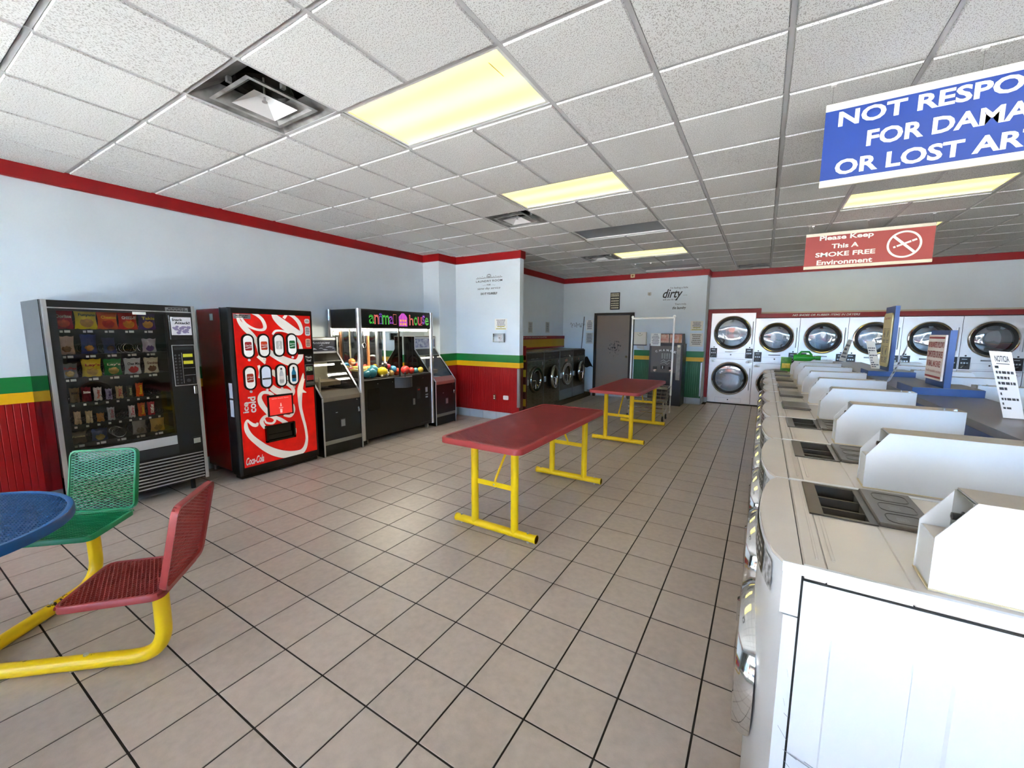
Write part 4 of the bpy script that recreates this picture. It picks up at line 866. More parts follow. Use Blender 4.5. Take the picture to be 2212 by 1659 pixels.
MB().ball((0,0,.035),.05,12,8,(1,1.3,.7)).ball((.0,.07,.045),.035,10,6).ball((.03,-.06,.02),.022,8,5).ball((.03,.03,.02),.022,8,5).build('body',M('plush_cream','#cdbb8e',.9,0,.45,26,.4,120,dark='#3f5a86'),o,True)
# ================================================================== FURNITURE
maroon=M('maroon_plastisol','#9a3a38',.38,0,.08,10,spec=.45); tred=M('red_table_plastisol','#a83a3a',.42,0,.08,10,spec=.4)
yel=M('yellow_powder_coat','#f2c90f',.32,0,.05,9); gplast=M('green_plastisol','#1c8a5a',.34,0,.08,10); bplast=M('blue_plastisol','#0f5290',.38,0,.08,10)
bolt=M('zinc')
def wornyel():
    m=M('worn_yellow_powder_coat','#f2c90f',.34); nt=m.node_tree; b=nt.nodes['Principled BSDF']
    tc=nt.nodes.new('ShaderNodeTexCoord'); no=nt.nodes.new('ShaderNodeTexNoise'); no.inputs['Scale'].default_value=34; no.inputs['Detail'].default_value=5
    lo=nt.nodes.new('ShaderNodeTexNoise'); lo.inputs['Scale'].default_value=5; nt.links.new(tc.outputs['Object'],no.inputs['Vector']); nt.links.new(tc.outputs['Object'],lo.inputs['Vector'])
    ge=nt.nodes.new('ShaderNodeNewGeometry'); sx=nt.nodes.new('ShaderNodeSeparateXYZ'); nt.links.new(ge.outputs['Normal'],sx.inputs[0])
    a=nt.nodes.new('ShaderNodeMath'); a.operation='ADD'; nt.links.new(no.outputs['Fac'],a.inputs[0]); nt.links.new(lo.outputs['Fac'],a.inputs[1])
    mu=nt.nodes.new('ShaderNodeMath'); mu.operation='MULTIPLY'; mu.inputs[1].default_value=.36; mu.use_clamp=True; nt.links.new(sx.outputs['Z'],mu.inputs[0])
    a2=nt.nodes.new('ShaderNodeMath'); a2.operation='ADD'; nt.links.new(a.outputs[0],a2.inputs[0]); nt.links.new(mu.outputs[0],a2.inputs[1])
    r=nt.nodes.new('ShaderNodeValToRGB'); e=r.color_ramp.elements; e[0].position=.0; e[0].color=lin('#f2c90f'); e[1].position=1; e[1].color=lin('#2a2620'); 
    mp=nt.nodes.new('ShaderNodeMapRange'); mp.inputs['From Min'].default_value=1.50; mp.inputs['From Max'].default_value=1.54; nt.links.new(a2.outputs[0],mp.inputs['Value']); nt.links.new(mp.outputs['Result'],r.inputs['Fac']); nt.links.new(r.outputs['Color'],b.inputs['Base Color'])
    return m
wyel=wornyel()
def lattice(mb, inside_clip, x0,x1,y0,y1, pa, pb, w, z0, z1):
    """expanded metal: two sets of strands crossing at a slant; diamonds pa long, pb wide"""
    for s in (1,-1):
        d=Vector((pa,s*pb,0)).normalized(); nrm=Vector((-d.y,d.x,0)); step=pa*pb/math.hypot(pa,pb); R=math.hypot(x1-x0,y1-y0); c=Vector(((x0+x1)/2,(y0+y1)/2,0)); n=int(R/step)+2
        for k in range(-n,n+1):
            seg=inside_clip(c+nrm*(k*step),d)
            if not seg: continue
            a,b=seg
            if (b-a).length<.004: continue
            o=nrm*(w/2)
            mb.add([(p.x,p.y,z) for z in (z0,z1) for p in (a-o,b-o,b+o,a+o)],[(0,3,2,1),(4,5,6,7),(0,1,5,4),(2,3,7,6)])
    return mb
def rectclip(x0,x1,y0,y1):
    def f(p,d):
        lo,hi=-9,9
        for a,b,q,e in ((x0,x1,p.x,d.x),(y0,y1,p.y,d.y)):
            if abs(e)<1e-9:
                if not a<q<b: return None
                continue
            t0,t1=sorted(((a-q)/e,(b-q)/e)); lo=max(lo,t0); hi=min(hi,t1)
        return (p+d*lo,p+d*hi) if hi>lo else None
    return f
def circclip(r):
    def f(p,d):
        b=p.dot(d); c=p.dot(p)-r*r; q=b*b-c
        if q<=0: return None
        q=math.sqrt(q); return (p+d*(-b-q),p+d*(-b+q))
    return f
def arc(pts, rad, n=6):
    """polyline with rounded corners"""
    P=[Vector(p) for p in pts]; out=[P[0]]
    for i in range(1,len(P)-1):
        a=(P[i-1]-P[i]).normalized(); b=(P[i+1]-P[i]).normalized(); r=rad
        p0,p2=P[i]+a*r,P[i]+b*r
        for k in range(n+1): t=k/n; out.append(p0*(1-t)**2+P[i]*2*t*(1-t)+p2*t*t)
    out.append(P[-1]); return out
# ---- folding tables
def folding_table(label,cx,cy,topx,top=.78,glossy=False):
    t=thing('folding_table',label,'table',(cx,cy,0),0,'red mesh laundry tables'); W2,L2=.375,.915; dx=topx-cx
    rim=MB(); o=rrect(-W2+dx,W2+dx,-L2,L2,.07,6); n=len(o)
    prof=[(0,top-.045),(0,top-.008),(-.004,top-.002),(-.012,top),(-.034,top-.002),(-.034,top-.045)]
    vs=[]
    for (a,z) in prof:
        q=rrect(-W2+dx-a,W2+dx+a,-L2-a,L2+a,max(.02,.07+a),6); vs+=[(p[0],p[1],z) for p in q]
    rim.add(vs,[(j*n+i,j*n+(i+1)%n,((j+1)%len(prof))*n+(i+1)%n,((j+1)%len(prof))*n+i) for j in range(len(prof)) for i in range(n)]); rim.build('top_rim',tred,t,True)
    lattice(MB(),rectclip(-W2+dx+.03,W2+dx-.03,-L2+.03,L2-.03),-W2+dx,W2+dx,-L2,L2,.027,.020,.0098,top-.013,top-.005).build('mesh_top',tred,t)
    for s in (-1,1):
        y=s*.725
        for x in (-.19,.19): MB().cyl((x,y,.05),(x,y,top-.05),.0305,18).build('leg',yel,t,True)
        f=MB().tube([(-.385,y,.045),(.385,y,.045)],.0305,18)
        for x in (-.385,.372): f.tube([(x,y,.045),(x+.013,y,.045)],.033,18)
        f.build('foot_tube',yel,t,True)
        MB().box(-.165,.165,y-.004,y+.004,.385,.425).build('cross_bar',yel,t)
        MB().tube([(.0,y-s*.006,.40),(.0,y-s*.02,.44),(dx*.5+.02,y-s*.26,top-.05)],[.012,.010,.010],8).build('fold_brace',yel,t,True)
        MB().box(-.34+dx,.34+dx,y-.02,y+.02,top-.052,top-.046).build('leg_bracket',tred,t)
        b=MB()
        for x in (-.33,.31):
            b.cyl((x,y,.0),(x,y,.02),.010,8).cyl((x,y,.072),(x,y,.086),.009,6)
        b.cyl((0,y-.009,.405),(0,y+.009,.405),.008,6); b.build('bolts',bolt,t)
    return t
folding_table('red mesh laundry table with yellow legs standing nearer the camera',-1.752,3.33,-1.785)
folding_table('red mesh laundry table with yellow legs farther back by the laundry cart',-1.752,6.60,-1.785)
# ---- table with attached seats
PT=Vector((-3.06,.025,0)); TR,TH=.533,.735
def unit(deg): return Vector((math.cos(math.radians(deg)),math.sin(math.radians(deg)),0))
def ring_rim(mb,R,z,h=.045,n=64):
    pr=[(R,z-h),(R,z-.008),(R-.005,z-.001),(R-.014,z),(R-.026,z-.003),(R-.026,z-h)]
    return mb.lathe(pr+[pr[0]],(0,0,0),2,n)
tb=thing('picnic_table','round blue mesh table with yellow tube frame and attached seats, cut by the left edge','table',PT)
ring_rim(MB(),TR,TH).build('top_rim',bplast,tb,True)
lattice(MB(),circclip(TR-.02),-TR,TR,-TR,TR,.040,.017,.0085,TH-.016,TH-.006).build('mesh_top',bplast,tb)
MB().cyl((0,0,.05),(0,0,TH-.05),.045,20).build('column',yel,tb,True)
for k in range(4): d=unit(45+90*k); MB().tube([(0,0,TH-.06),tuple(d*.45+Vector((0,0,TH-.03)))],.014,8).build('top_arm',bplast,tb,True)
def seat(deg,cen,mat,name):
    """mesh seat: flat pan and leaning back, each a rim with a lattice"""
    rz=math.radians(deg); e=bpy.data.objects.new(name,None); COL.objects.link(e); e.parent=tb; e.location=Vector(cen)-PT; e.rotation_euler=(0,0,rz); e.empty_display_size=.05
    D,Wd,z=.195,.187,.0       # local x = outward
    def panel(nm,Mx,x0,x1,w,rad,front):
        o=rrect(x0,x1,-w,w,rad,5); n=len(o); pr=[(0,-.03),(0,-.006),(-.004,0),(-.012,.001),(-.016,-.004),(-.016,-.026)]; vs=[]
        for a,h in pr:
            q=rrect(x0-a,x1+a,-w-a,w+a,max(.01,rad+a),5); vs+=[Mx@Vector((p[0],p[1],h)) for p in q]
        mb=MB().add(vs,[(j*n+i,j*n+(i+1)%n,((j+1)%6)*n+(i+1)%n,((j+1)%6)*n+i) for j in range(6) for i in range(n)])
        mb.build(nm+'_rim',mat,e,True)
        l=lattice(MB(),rectclip(x0+.006,x1-.006,-w+.006,w-.006),x0,x1,-w,w,.0165,.036,.0038,-.012,-.003); l.v=[tuple(Mx@Vector(v)) for v in l.v]; l.build(nm+'_mesh',mat,e)
    panel('pan',Matrix.Identity(4),-D,D,Wd,.045,True)
    lean=math.radians(78)
    B=Matrix.Translation((D-.012,0,.0))@Matrix.Rotation(-lean,4,'Y')
    panel('back',B,.0,.40,Wd,.045,False)
    return e
RD,GD,SZ=47.0,134.0,.452
SR,SG=(-2.46,.61,SZ),(-3.4275,.635,SZ)
seat(RD,SR,maroon,'red_seat'); seat(GD,SG,gplast,'green_seat')
S3=PT+unit(RD+180)*.75+Vector((0,0,SZ)); S4=PT+unit(GD+180)*.75+Vector((0,0,SZ))
seat(RD+180,S3,maroon,'red_seat'); seat(GD+180,S4,gplast,'green_seat')
def floor_tube(a,da,b,db):
    """one bent tube: seat post, run along the floor, turn by the column, run out to the next post"""
    A=Vector(a); B=Vector(b); r=.033
    a0=A+unit(da)*.10; b0=B+unit(db)*.10; fl=lambda v:Vector((v.x,v.y,r+.006))
    mid=fl(PT+(unit(da)+unit(db))*.05)
    P=[a0-Vector((0,0,.03)),fl(a0),mid,fl(b0),b0-Vector((0,0,.03))]
    out=[P[0]]
    for i,R in ((1,.15),(2,.20),(3,.15)):
        u=(P[i-1]-P[i]).normalized(); v=(P[i+1]-P[i]).normalized()
        for k in range(11):
            t=k/10; out.append((P[i]+u*R)*(1-t)**2+P[i]*2*t*(1-t)+(P[i]+v*R)*t*t)
    out.append(P[-1]); out=[p-PT for p in out]
    MB().tube(out,r,18).build('frame_tube',wyel,tb,True)
    for s,dg,post in ((A,da,P[1]),(B,db,P[3])):
        for q,up in ((.22,0),(.45,0),(.38,1)):
            c=post.lerp(mid,q)-PT
            (MB().cyl((c.x,c.y,0),(c.x,c.y,.012),.012,8) if not up else MB().cyl((c.x,c.y,.06),(c.x,c.y,.080),.010,6)).build('bolt',bolt,tb)
        c=s-PT; MB().box(-.10,.15,-.03,.03,-.036,-.030).build('seat_bracket',wyel,tb).matrix_local=Matrix.Translation(c)@Matrix.Rotation(math.radians(dg),4,'Z')
floor_tube(SR,RD,SG,GD); floor_tube(S3,RD+180,S4,GD+180)
# ---- laundry cart
x0,x1,y0,y1=-2.185,-1.425,7.66,8.05
t=thing('laundry_cart','chrome wire laundry cart with tall white hanging bar behind the far table','cart',((x0+x1)/2,(y0+y1)/2,0)); wirem=M('cart_chrome_wire','#cfd2cf',.15,1.0); wht=M('white_pipe','#f0f0ee',.35)
for x in (x0,x1):
    put(MB().cyl((x,y1-.02,.12),(x,y1-.02,.55),.013,12),'pole_sleeve',chrome,t,True); put(MB().cyl((x,y1-.02,.45),(x,y1-.02,1.905),.0165,14),'hanging_pole',wht,t,True)
    put(MB().ball((x,y1-.02,1.912),.026,12,8),'pole_elbow',wht,t,True)
put(MB().cyl((x0,y1-.02,1.885),(x1,y1-.02,1.885),.0165,14),'hanging_bar',wht,t,True)
for z,r in ((.62,.009),(.36,.008),(.30,.007)):
    q=.0 if z>.5 else .04
    put(MB().tube(arc([(x0+q,y0+q,z),(x1-q,y0+q,z),(x1-q,y1-q,z),(x0+q,y1-q,z),(x0+q,y0+q,z)],.03),r,8),'basket_rim',wirem,t,True)
g=MB(); nx,ny=9,5
def lerp(a,b,k): return a+(b-a)*k
for k in range(nx+1):
    u=k/nx
    for yy,q in ((y0,.04),(y1,-.04)): g.cyl((lerp(x0,x1,u),yy,.62),(lerp(x0+.04,x1-.04,u),yy+q,.36),.003,5)
    g.cyl((lerp(x0+.04,x1-.04,u),y0+.04,.36),(lerp(x0+.04,x1-.04,u),y1-.04,.36),.003,5)
for k in range(ny+1):
    u=k/ny
    for xx,q in ((x0,.04),(x1,-.04)): g.cyl((xx,lerp(y0,y1,u),.62),(xx+q,lerp(y0+.04,y1-.04,u),.36),.003,5)
    g.cyl((x0+.04,lerp(y0+.04,y1-.04,u),.36),(x1-.04,lerp(y0+.04,y1-.04,u),.36),.003,5)
for z in (.42,.48,.55):
    f=(.62-z)/.26*.04; g.tube([(x0+f,y0+f,z),(x1-f,y0+f,z),(x1-f,y1-f,z),(x0+f,y1-f,z),(x0+f,y0+f,z)],.003,5)
put(g,'basket_wires',wirem,t)
put(MB().bbox(x0-.01,x1+.01,y0-.02,y0+.015,.60,.645,.008),'bumper',M('worn_cream_bumper','#a9a284',.6,0,.3,12),t)
for x in (x0+.06,x1-.06):
    for y in (y0+.05,y1-.05):
        put(MB().cyl((x,y,.10),(x,y,.36),.011,10),'leg',chrome,t,True)
        put(MB().cyl((x-.012,y,.048),(x+.012,y,.048),.048,18),'wheel',M('rubber_wheel','#25262a',.6),t,True); put(MB().box(x-.018,x-.014,y-.012,y+.012,.04,.105).box(x+.014,x+.018,y-.012,y+.012,.04,.105),'fork',M('satin_steel'),t)
put(MB().cyl((x0+.06,y0+.05,.23),(x1-.06,y0+.05,.23),.008,8).cyl((x0+.06,y0+.05,.15),(x1-.06,y0+.05,.15),.009,8).cyl((x0+.06,y1-.05,.19),(x1-.06,y1-.05,.19),.008,8).cyl((x0+.06,y0+.05,.17),(x0+.06,y1-.05,.17),.008,8).cyl((x1-.06,y0+.05,.17),(x1-.06,y1-.05,.17),.008,8),'lower_rails',chrome,t,True)
# ================================================================== WHITE WASHER ISLAND
enam=M('white_enamel','#d3d6db',.28,0,.02,5,spec=.5); enamtop=M('warm_white_lid','#d9d0c8',.26,0,.05,4,spec=.5); seamm=M('seam_black','#1a1a1c',.8); trayb=M('brown_tray_plastic','#4b453e',.3,0,.1,20); trayl=M('soap_lid_plastic','#645d56',.35,0,.06,8); galv=M('galvanised_plate','#9ea19f',.35,.7,.2,12)
console=M('console_dark','#1c1d22',.3); pitch=.695
def bow(x_c,x_e,w=.691,n=14,y0=.002):
    """front edge in plan: bulges towards the aisle"""
    out=[]
    for k in range(n+1):
        u=k/n; s=math.sin(math.pi*u); out.append((x_e+(x_c-x_e)*min(1,s**.55),y0+u*w))
    return out
def washer_parts(root):
    # carcass with pressed side panels
    b=MB().box(.094,.752,.003,.692,.0,1.016); 
    for (a,c) in ((.155,.30),(.36,.70)):
        for yy,s in ((.003,-1),(.692,1)):
            b.frustum(rrect(a,c,.06,.925,.045,5),1,yy,yy+s*.0035,.965)
    b.build('carcass',enam,root)
    MB().box(.088,.754,.0045,.6905,1.016,1.021).box(.089,.094,.0045,.6905,.02,1.05).build('seam',seamm,root)
    fb=bow(.004,.060)
    f=MB().prism(fb+[(.089,.693),(.089,.002)],2,.10,.918); f.build('front_panel',enam,root,True)
    MB().prism([(x+.012,y) for x,y in fb]+[(.088,.690),(.088,.005)],2,.0,.10).build('kick_panel',M('kick_grey','#9a9ca0',.5),root)
    cb=bow(-.002,.052)
    MB().prism(cb+[(.089,.693),(.089,.002)],2,.922,1.047).build('control_panel',enam,root,True)
    MB().prism([(x+.002,y) for x,y in cb]+[(.089,.691),(.089,.004)],2,1.047,1.055).build('control_top',enamtop,root,True)
    # console strip wrapped round the bow
    cs=[p for p in bow(-.002,.052,n=40)][7:34]
    q=MB(); n=len(cs)
    for z in (.945,1.035): q.v+=[(x-.0025,y,z) for x,y in cs]
    q.f=[(i,i+1,n+i+1,n+i) for i in range(n-1)]; c=q.build('console',console,root,True)
    m=MB()
    for i in range(1,n-2,2):
        for z,h in ((.957,.006),(.985,.010),(1.012,.006)):
            a,d=cs[i],cs[i+1]; m.add([(a[0]-.0032,a[1],z),(d[0]-.0032,d[1],z),(d[0]-.0032,d[1],z+h),(a[0]-.0032,a[1],z+h)],[(0,1,2,3)])
    m.build('console_print',white,c)
    s=MB(); cs2=[p for p in bow(-.002,.052,n=40)][2:7]; k=len(cs2)
    for z in (.95,1.03): s.v+=[(x-.0025,y,z) for x,y in cs2]
    s.f=[(i,i+1,k+i+1,k+i) for i in range(k-1)]; s.build('warning_label',M('label_grey','#b9bcc2',.5,0,.5,60,dark='#4d4f55'),root)
    MB().lathe([(0,.004),(.006,.003),(.006,-.002)],(.072,.006,.975),1,10).build('panel_screw',seamm,root)
    # lid with tray opening
    hx0,hx1,hy0,hy1=.139,.287,.366,.662; l=MB()
    l.bbox(.092,hx0,.003,.692,1.021,1.055,.004).bbox(hx1,.752,.003,.692,1.021,1.055,.004).box(hx0,hx1,.006,hy0,1.021,1.0545).box(hx0,hx1,hy1,.689,1.021,1.0545)
    lid=l.build('lid',enamtop,root)
    r=MB(); r.bbox(.150,.158,.06,.35,1.0545,1.0570,.001).bbox(.118,.124,.05,.645,1.0545,1.0572,.001); r.build('lid_rib',enamtop,lid)
    MB().box(.092,.752,.0,.010,1.03,1.0565).box(.092,.752,.685,.695,1.03,1.0565).box(.05,.092,.0,.004,1.03,1.0555).build('lid_edge',enam,lid)
    # door
    yc,zc=.3475,.545
    d=MB().lathe([(.235,.012),(.232,-.012),(.215,-.036),(.190,-.040),(.168,-.028),(.160,-.004)],(.004,yc,zc),0,48).build('door_ring',chrome,root,True)
    MB().lathe([(.162,-.006),(.12,-.030),(.06,-.042),(0,-.046)],(.004,yc,zc),0,40).build('door_glass',M('dark_door_glass','#101114',.05,spec=.8),d,True)
    MB().bbox(-.045,-.012,yc+.205,yc+.240,zc-.05,zc+.05,.008).build('door_handle',chrome,d)
    # coin box
    a,c,u,v=.312,.759,.029,.134; pr=[(a,1.055),(c,1.055),(c,1.261),(.367,1.261),(a,1.175)]
    k=MB().prism(pr,1,u,u+.003).prism(pr,1,v-.003,v).box(.367,c,u+.003,v-.003,1.258,1.261).box(c-.003,c,u+.003,v-.003,1.055,1.258)
    k.box(a+.002,a+.005,u+.003,v-.003,1.062,1.166); cbx=k.build('coin_box',enam,root)
    MB().add([(a+.004,u+.003,1.166),(a+.004,v-.003,1.166),(a+.050,v-.003,1.166),(a+.050,u+.003,1.166)],[(0,1,2,3)]).build('coin_box_shelf',enamtop,cbx)
    MB().box(a+.050,a+.052,u+.003,v-.003,1.166,1.258).build('coin_plate',galv,cbx)
    MB().lathe([(0,-.020),(.008,-.018),(.008,-.004),(.013,-.002),(.013,0)],(a+.050,(u+v)/2-.012,1.215),0,12).build('coin_lock',M('dark_steel_trim'),cbx,True)
    MB().box(c-.03,c-.018,u+.04,u+.06,1.261,1.266).lathe([(0,.009),(.006,.007),(.006,0)],(c-.06,u+.05,1.261),2,10).build('cover_screw',chrome,cbx)
    MB().box(a-.001,c,u-.002,v+.002,1.0565,1.0600).build('coin_box_gasket',M('cream_caulk','#d9c9a4',.7),cbx)
    MB().box(.367,c,u+.001,v-.001,1.2612,1.2622).build('coin_box_cover',M('beige_cover','#b5aca2',.35,.1,.1,8),cbx)
def soap_tray(root,opened):
    hx0,hx1,hy0,hy1=.139,.287,.366,.662
    t=MB().box(hx0,hx1,hy0,hy1,.975,.985)
    for q in (hx0,hx1-.008): t.box(q,q+.008,hy0,hy1,.985,1.058)
    for q in (hy0,hy0+.092,hy0+.190,hy1-.008): t.box(hx0,hx1,q,q+.008,.985,1.048 if hy0<q<hy1-.01 else 1.058)
    t.box(hx0-.010,hx0+.026,hy0-.008,hy1+.008,1.0555,1.060); t.box(hx1-.014,hx1+.004,hy0-.008,hy1+.008,1.0555,1.059).box(hx0+.02,hx1-.01,hy0-.008,hy0+.004,1.0555,1.059).box(hx0+.02,hx1-.01,hy1-.004,hy1+.008,1.0555,1.059)
    tr=t.build('soap_tray',trayb,root)
    MB().box(hx0+.012,hx1-.012,hy0+.102,hy0+.185,.985,.992).build('soap_residue',M('soap_residue','#6d7684',.7,0,.4,30),tr)
    if opened:
        l=MB().bbox(hx1+.004,hx1+.135,hy0-.006,hy1+.006,1.0565,1.068,.003)
        lid=l.build('soap_lid',trayl,root)
        r=MB()
        for q in range(3):
            o=rrect(hx1+.030,hx1+.115,hy0+.012+q*.094,hy0+.085+q*.094,.02,4); 
            for a,b in zip(o,o[1:]+o[:1]): r.tube([(a[0],a[1],1.0685),(b[0],b[1],1.0685)],.0013,4,False)
        r.build('lid_outline',trayb,lid)
        s=MB()
        for q in range(3): scribble(s,lambda a,z,q=q:(hx1+.05+(.03-a),hy0+.03+q*.094+z,1.0685),0,.03,0,.03,3,q)
        s.build('lid_print',M('pale_print','#8d8a86',.6),lid)
    else:
        l=MB().add([(hx0-.012,hy0-.010,1.060),(hx1+.012,hy0-.010,1.060),(hx1+.012,hy1+.010,1.060),(hx0-.012,hy1+.010,1.060),(hx0-.004,hy0-.002,1.074),(hx1+.006,hy0-.002,1.070),(hx1+.006,hy1+.002,1.070),(hx0-.004,hy1+.002,1.074)],[(0,3,2,1),(4,5,6,7),(0,1,5,4),(1,2,6,5),(2,3,7,6),(3,0,4,7)])
        l.build('soap_lid',trayl,root)
wl0=['white front-load washer nearest the camera with open soap tray and scuffed side','second white washer along the aisle, soap tray open','third white washer along the aisle, the farthest with its tray open','fourth white washer along the aisle, the nearest with its tray closed',
 'fifth white washer from the camera along the aisle','sixth white washer from the camera along the aisle','seventh white washer from the camera along the aisle','eighth white washer along the aisle, next to the green detergent','last white washer of the aisle row, nearest the dryers']
WX,WY=.026,1.141
openr=thing('washing_machine',wl0[0],'washing machine',(WX,WY,0),0,'white washers along the aisle'); washer_parts(openr); soap_tray(openr,True)
closed=thing('washing_machine',wl0[3],'washing machine',(WX,WY+3*pitch,0),0,'white washers along the aisle')
for ch in openr.children:
    if ch.name.split('.')[0] in('soap_tray','soap_lid'): continue
    dup(ch,closed)
soap_tray(closed,False)
for k in (1,2,4,5,6,7,8):
    o=dup(openr if k<3 else closed); o.location=(WX,WY+k*pitch,0); o['label']=wl0[k]; o['group']='white washers along the aisle'
wl1=['far side','second','third','fourth','fifth','sixth','seventh','eighth']
ordn=['first','second','third','fourth','fifth','sixth','seventh','eighth','ninth']
for k in range(9):
    o=dup(closed); o.location=(2.028-WX,WY+k*pitch+.695,0); o.rotation_euler=(0,0,math.pi); o['label']='%s white washer from the front in the row behind the blue counter'%ordn[k]; o['group']='white washers behind the counter'
    # coin boxes of the far row sit on the same side as the near row
    for ch in o.children:
        if ch.name.startswith('coin_box'): ch.location=(0,.695-.163,0)
# worn sticker and scuffs on the near side
MB().add([(.176,.0012,1.009),(.256,.0012,1.006),(.257,.0012,.973),(.178,.0012,.970)],[(0,1,2,3)]).build('worn_sticker',M('worn_sticker','#f2f2ee',.8,0,.15,40,dark='#d5d6d8'),openr)
g=MB()
for k,(x,z,dx,dz) in enumerate([(.07,.62,.02,-.03),(.085,.56,.03,-.012),(.10,.555,.06,-.02),(.13,.552,.05,-.018),(.09,.53,.012,-.012),(.21,.54,.03,-.012),(.078,.78,.004,-.02),(.076,.70,.005,-.02),(.08,.66,.008,-.006)]):
    g.add([(x,-.0009,z),(x+dx,-.0009,z+dz),(x+dx,-.0009,z+dz-.0025),(x,-.0009,z-.002)],[(0,1,2,3)])
g.build('scuff_marks',M('grey_scuff','#8a8f96',.8),openr)
# ---- bulkhead counter between the rows
ctop=M('grey_laminate','#6a6870',.3,0,.06,4); cblue=M('blue_painted_wood','#23488a',.4,0,.08,6)
bx0,bx1,by0,by1=.842,1.186,1.16,7.45
t=thing('bulkhead_counter','long narrow blue counter with grey top between the washer rows','counter',(1.014,4.3,0))
put(MB().box(bx0,bx1,by0,by1,1.180,1.215),'counter_top',ctop,t); put(MB().box(bx0-.002,bx0+.02,by0,by1,1.10,1.180).box(bx1-.02,bx1+.002,by0,by1,1.10,1.180),'edge_board',cblue,t); put(MB().box(bx0+.03,bx1-.03,by0+.02,by1-.02,0,1.18),'carcass',cblue,t)
put(MB().box(bx0-.008,bx0-.002,2.78,2.80,1.12,1.16),'latch',M('rust_latch','#5a2f28',.6),t); put(MB().lathe([(0,-.004),(.006,-.003),(.007,0)],(bx0-.002,2.98,1.135),0,8),'screw_cap',white,t)
def sign_stand(name,label,y,h,wid,board,pic):
    t=thing(name,label,'sign stand',(1.012,y,1.216)); x0,x1=.846,1.178
    put(MB().box(x0,x1,y,y+.30,1.216,1.262),'tray',cblue,t)
    put(MB().box(x0+.004,x1-.004,y+.004,y+.296,1.262,1.264),'tray_top',ctop,t)
    ux=x0+.03; 
    put(MB().box(x1-.165,x1-.135,y+.02,y+.06,1.264,1.264+h),'upright',cblue,t)
    return t
# near stand: upright board seen edge-on, panel turned to the aisle
c3=crop(1820,650,392,2212)
def stand(label,ty,tx0,tx1,up0,up1,uh,pan,panmat,lines,rounded,yb):
    t=thing('sign_stand',label,'sign stand',((tx0+tx1)/2,ty+.15,1.216))
    put(MB().box(tx0,tx1,ty,yb,1.216,1.262),'tray',cblue,t); put(MB().box(tx0+.004,tx1-.004,ty+.004,yb-.004,1.262,1.264),'tray_top',ctop,t)
    put(MB().box(up0,up1,ty+.004,yb-.01,1.264,uh),'upright_board',cblue,t)
    y0,y1,z0,z1=pan
    put(MB().prism(rrect(y0,y1,z0,z1,.05 if rounded else .004,6),0,up0-.012,up0-.002),'sign_panel',panmat,t)
    return t
a=stand('blue stand holding a red and white sign about blankets and pillows',3.62,.846,1.176,.990,1.022,1.63,(3.645,3.955,1.305,1.60),M('white_sign_face','#efeae6',.4),None,False,3.98)
ux=.990-.0125; fs=lambda q,z:(ux,q,z)
def aisle_text(s,y_hi,y_lo,z,h,mb,bold=.02): text(s,(ux,y_hi,z),(0,-1,0),(0,0,1),y_hi-y_lo,h,mb,bold=bold)
g=MB(); ux=.990-.0125
g.add([(ux-.0005,3.655,1.575),(ux-.0005,3.945,1.575),(ux-.0005,3.945,1.588),(ux-.0005,3.655,1.588)],[(0,1,2,3)]); g.add([(ux-.0005,3.655,1.318),(ux-.0005,3.945,1.318),(ux-.0005,3.945,1.331),(ux-.0005,3.655,1.331)],[(0,1,2,3)])
aisle_text('NO BLANKETS, PILLOWS',3.945,3.66,1.51,.045,g); aisle_text('COMFORTERS OR SHOES',3.945,3.66,1.45,.045,g); aisle_text('IN SMALL MACHINES',3.93,3.68,1.39,.042,g); aisle_text('You will be responsible for any damage',3.94,3.66,1.348,.024,g,.008)
put(g,'sign_print',M('brick_red_print','#a1353a',.5),a)
b=stand('tall blue stand holding a yellowed panel of washing instructions',5.02,.856,1.186,.998,1.030,1.86,(5.045,5.345,1.30,1.80),M('yellowed_panel','#d2c58c',.4,0,.06,6),None,True,5.37)
ux=.998-.0125; g=MB(); aisle_text('Coop Washing',5.30,5.09,1.735,.03,g); put(g,'panel_title',M('brick_red_print'),b)
g=MB(); scribble(g,lambda q,z:(ux-.0003,5.38-q+5.0-5.0,z),5.12-5.0+.0,5.28-5.0,1.70,1.715,1,3)
g=MB()
for r in range(2):
    for q in range(2):
        y0=5.08+q*.125; z0=1.39+r*.165
        for (p0,p1) in (((y0,z0),(y0+.10,z0)),((y0,z0+.10),(y0+.10,z0+.10)),((y0,z0),(y0,z0+.10)),((y0+.10,z0),(y0+.10,z0+.10))): ribbon(g,[p0,p1],[.003,.003],lambda u,v:(ux-.0004,u,v))
        rnd=random.Random(r*2+q)
        for k in range(4): ribbon(g,[(y0+.02+rnd.random()*.06,z0+.01+rnd.random()*.02),(y0+.03+rnd.random()*.05,z0+.05),(y0+.02+rnd.random()*.06,z0+.09)],[.004,.010,.004],lambda u,v:(ux-.0004,u,v))
        scribble(g,lambda u,v:(ux-.0004,u,v),y0,y0+.10,z0-.035,z0-.005,2,q+7)
scribble(g,lambda u,v:(ux-.0004,u,v),5.08,5.31,1.335,1.355,2,9)
put(g,'panel_print',M('grey_print'),b)
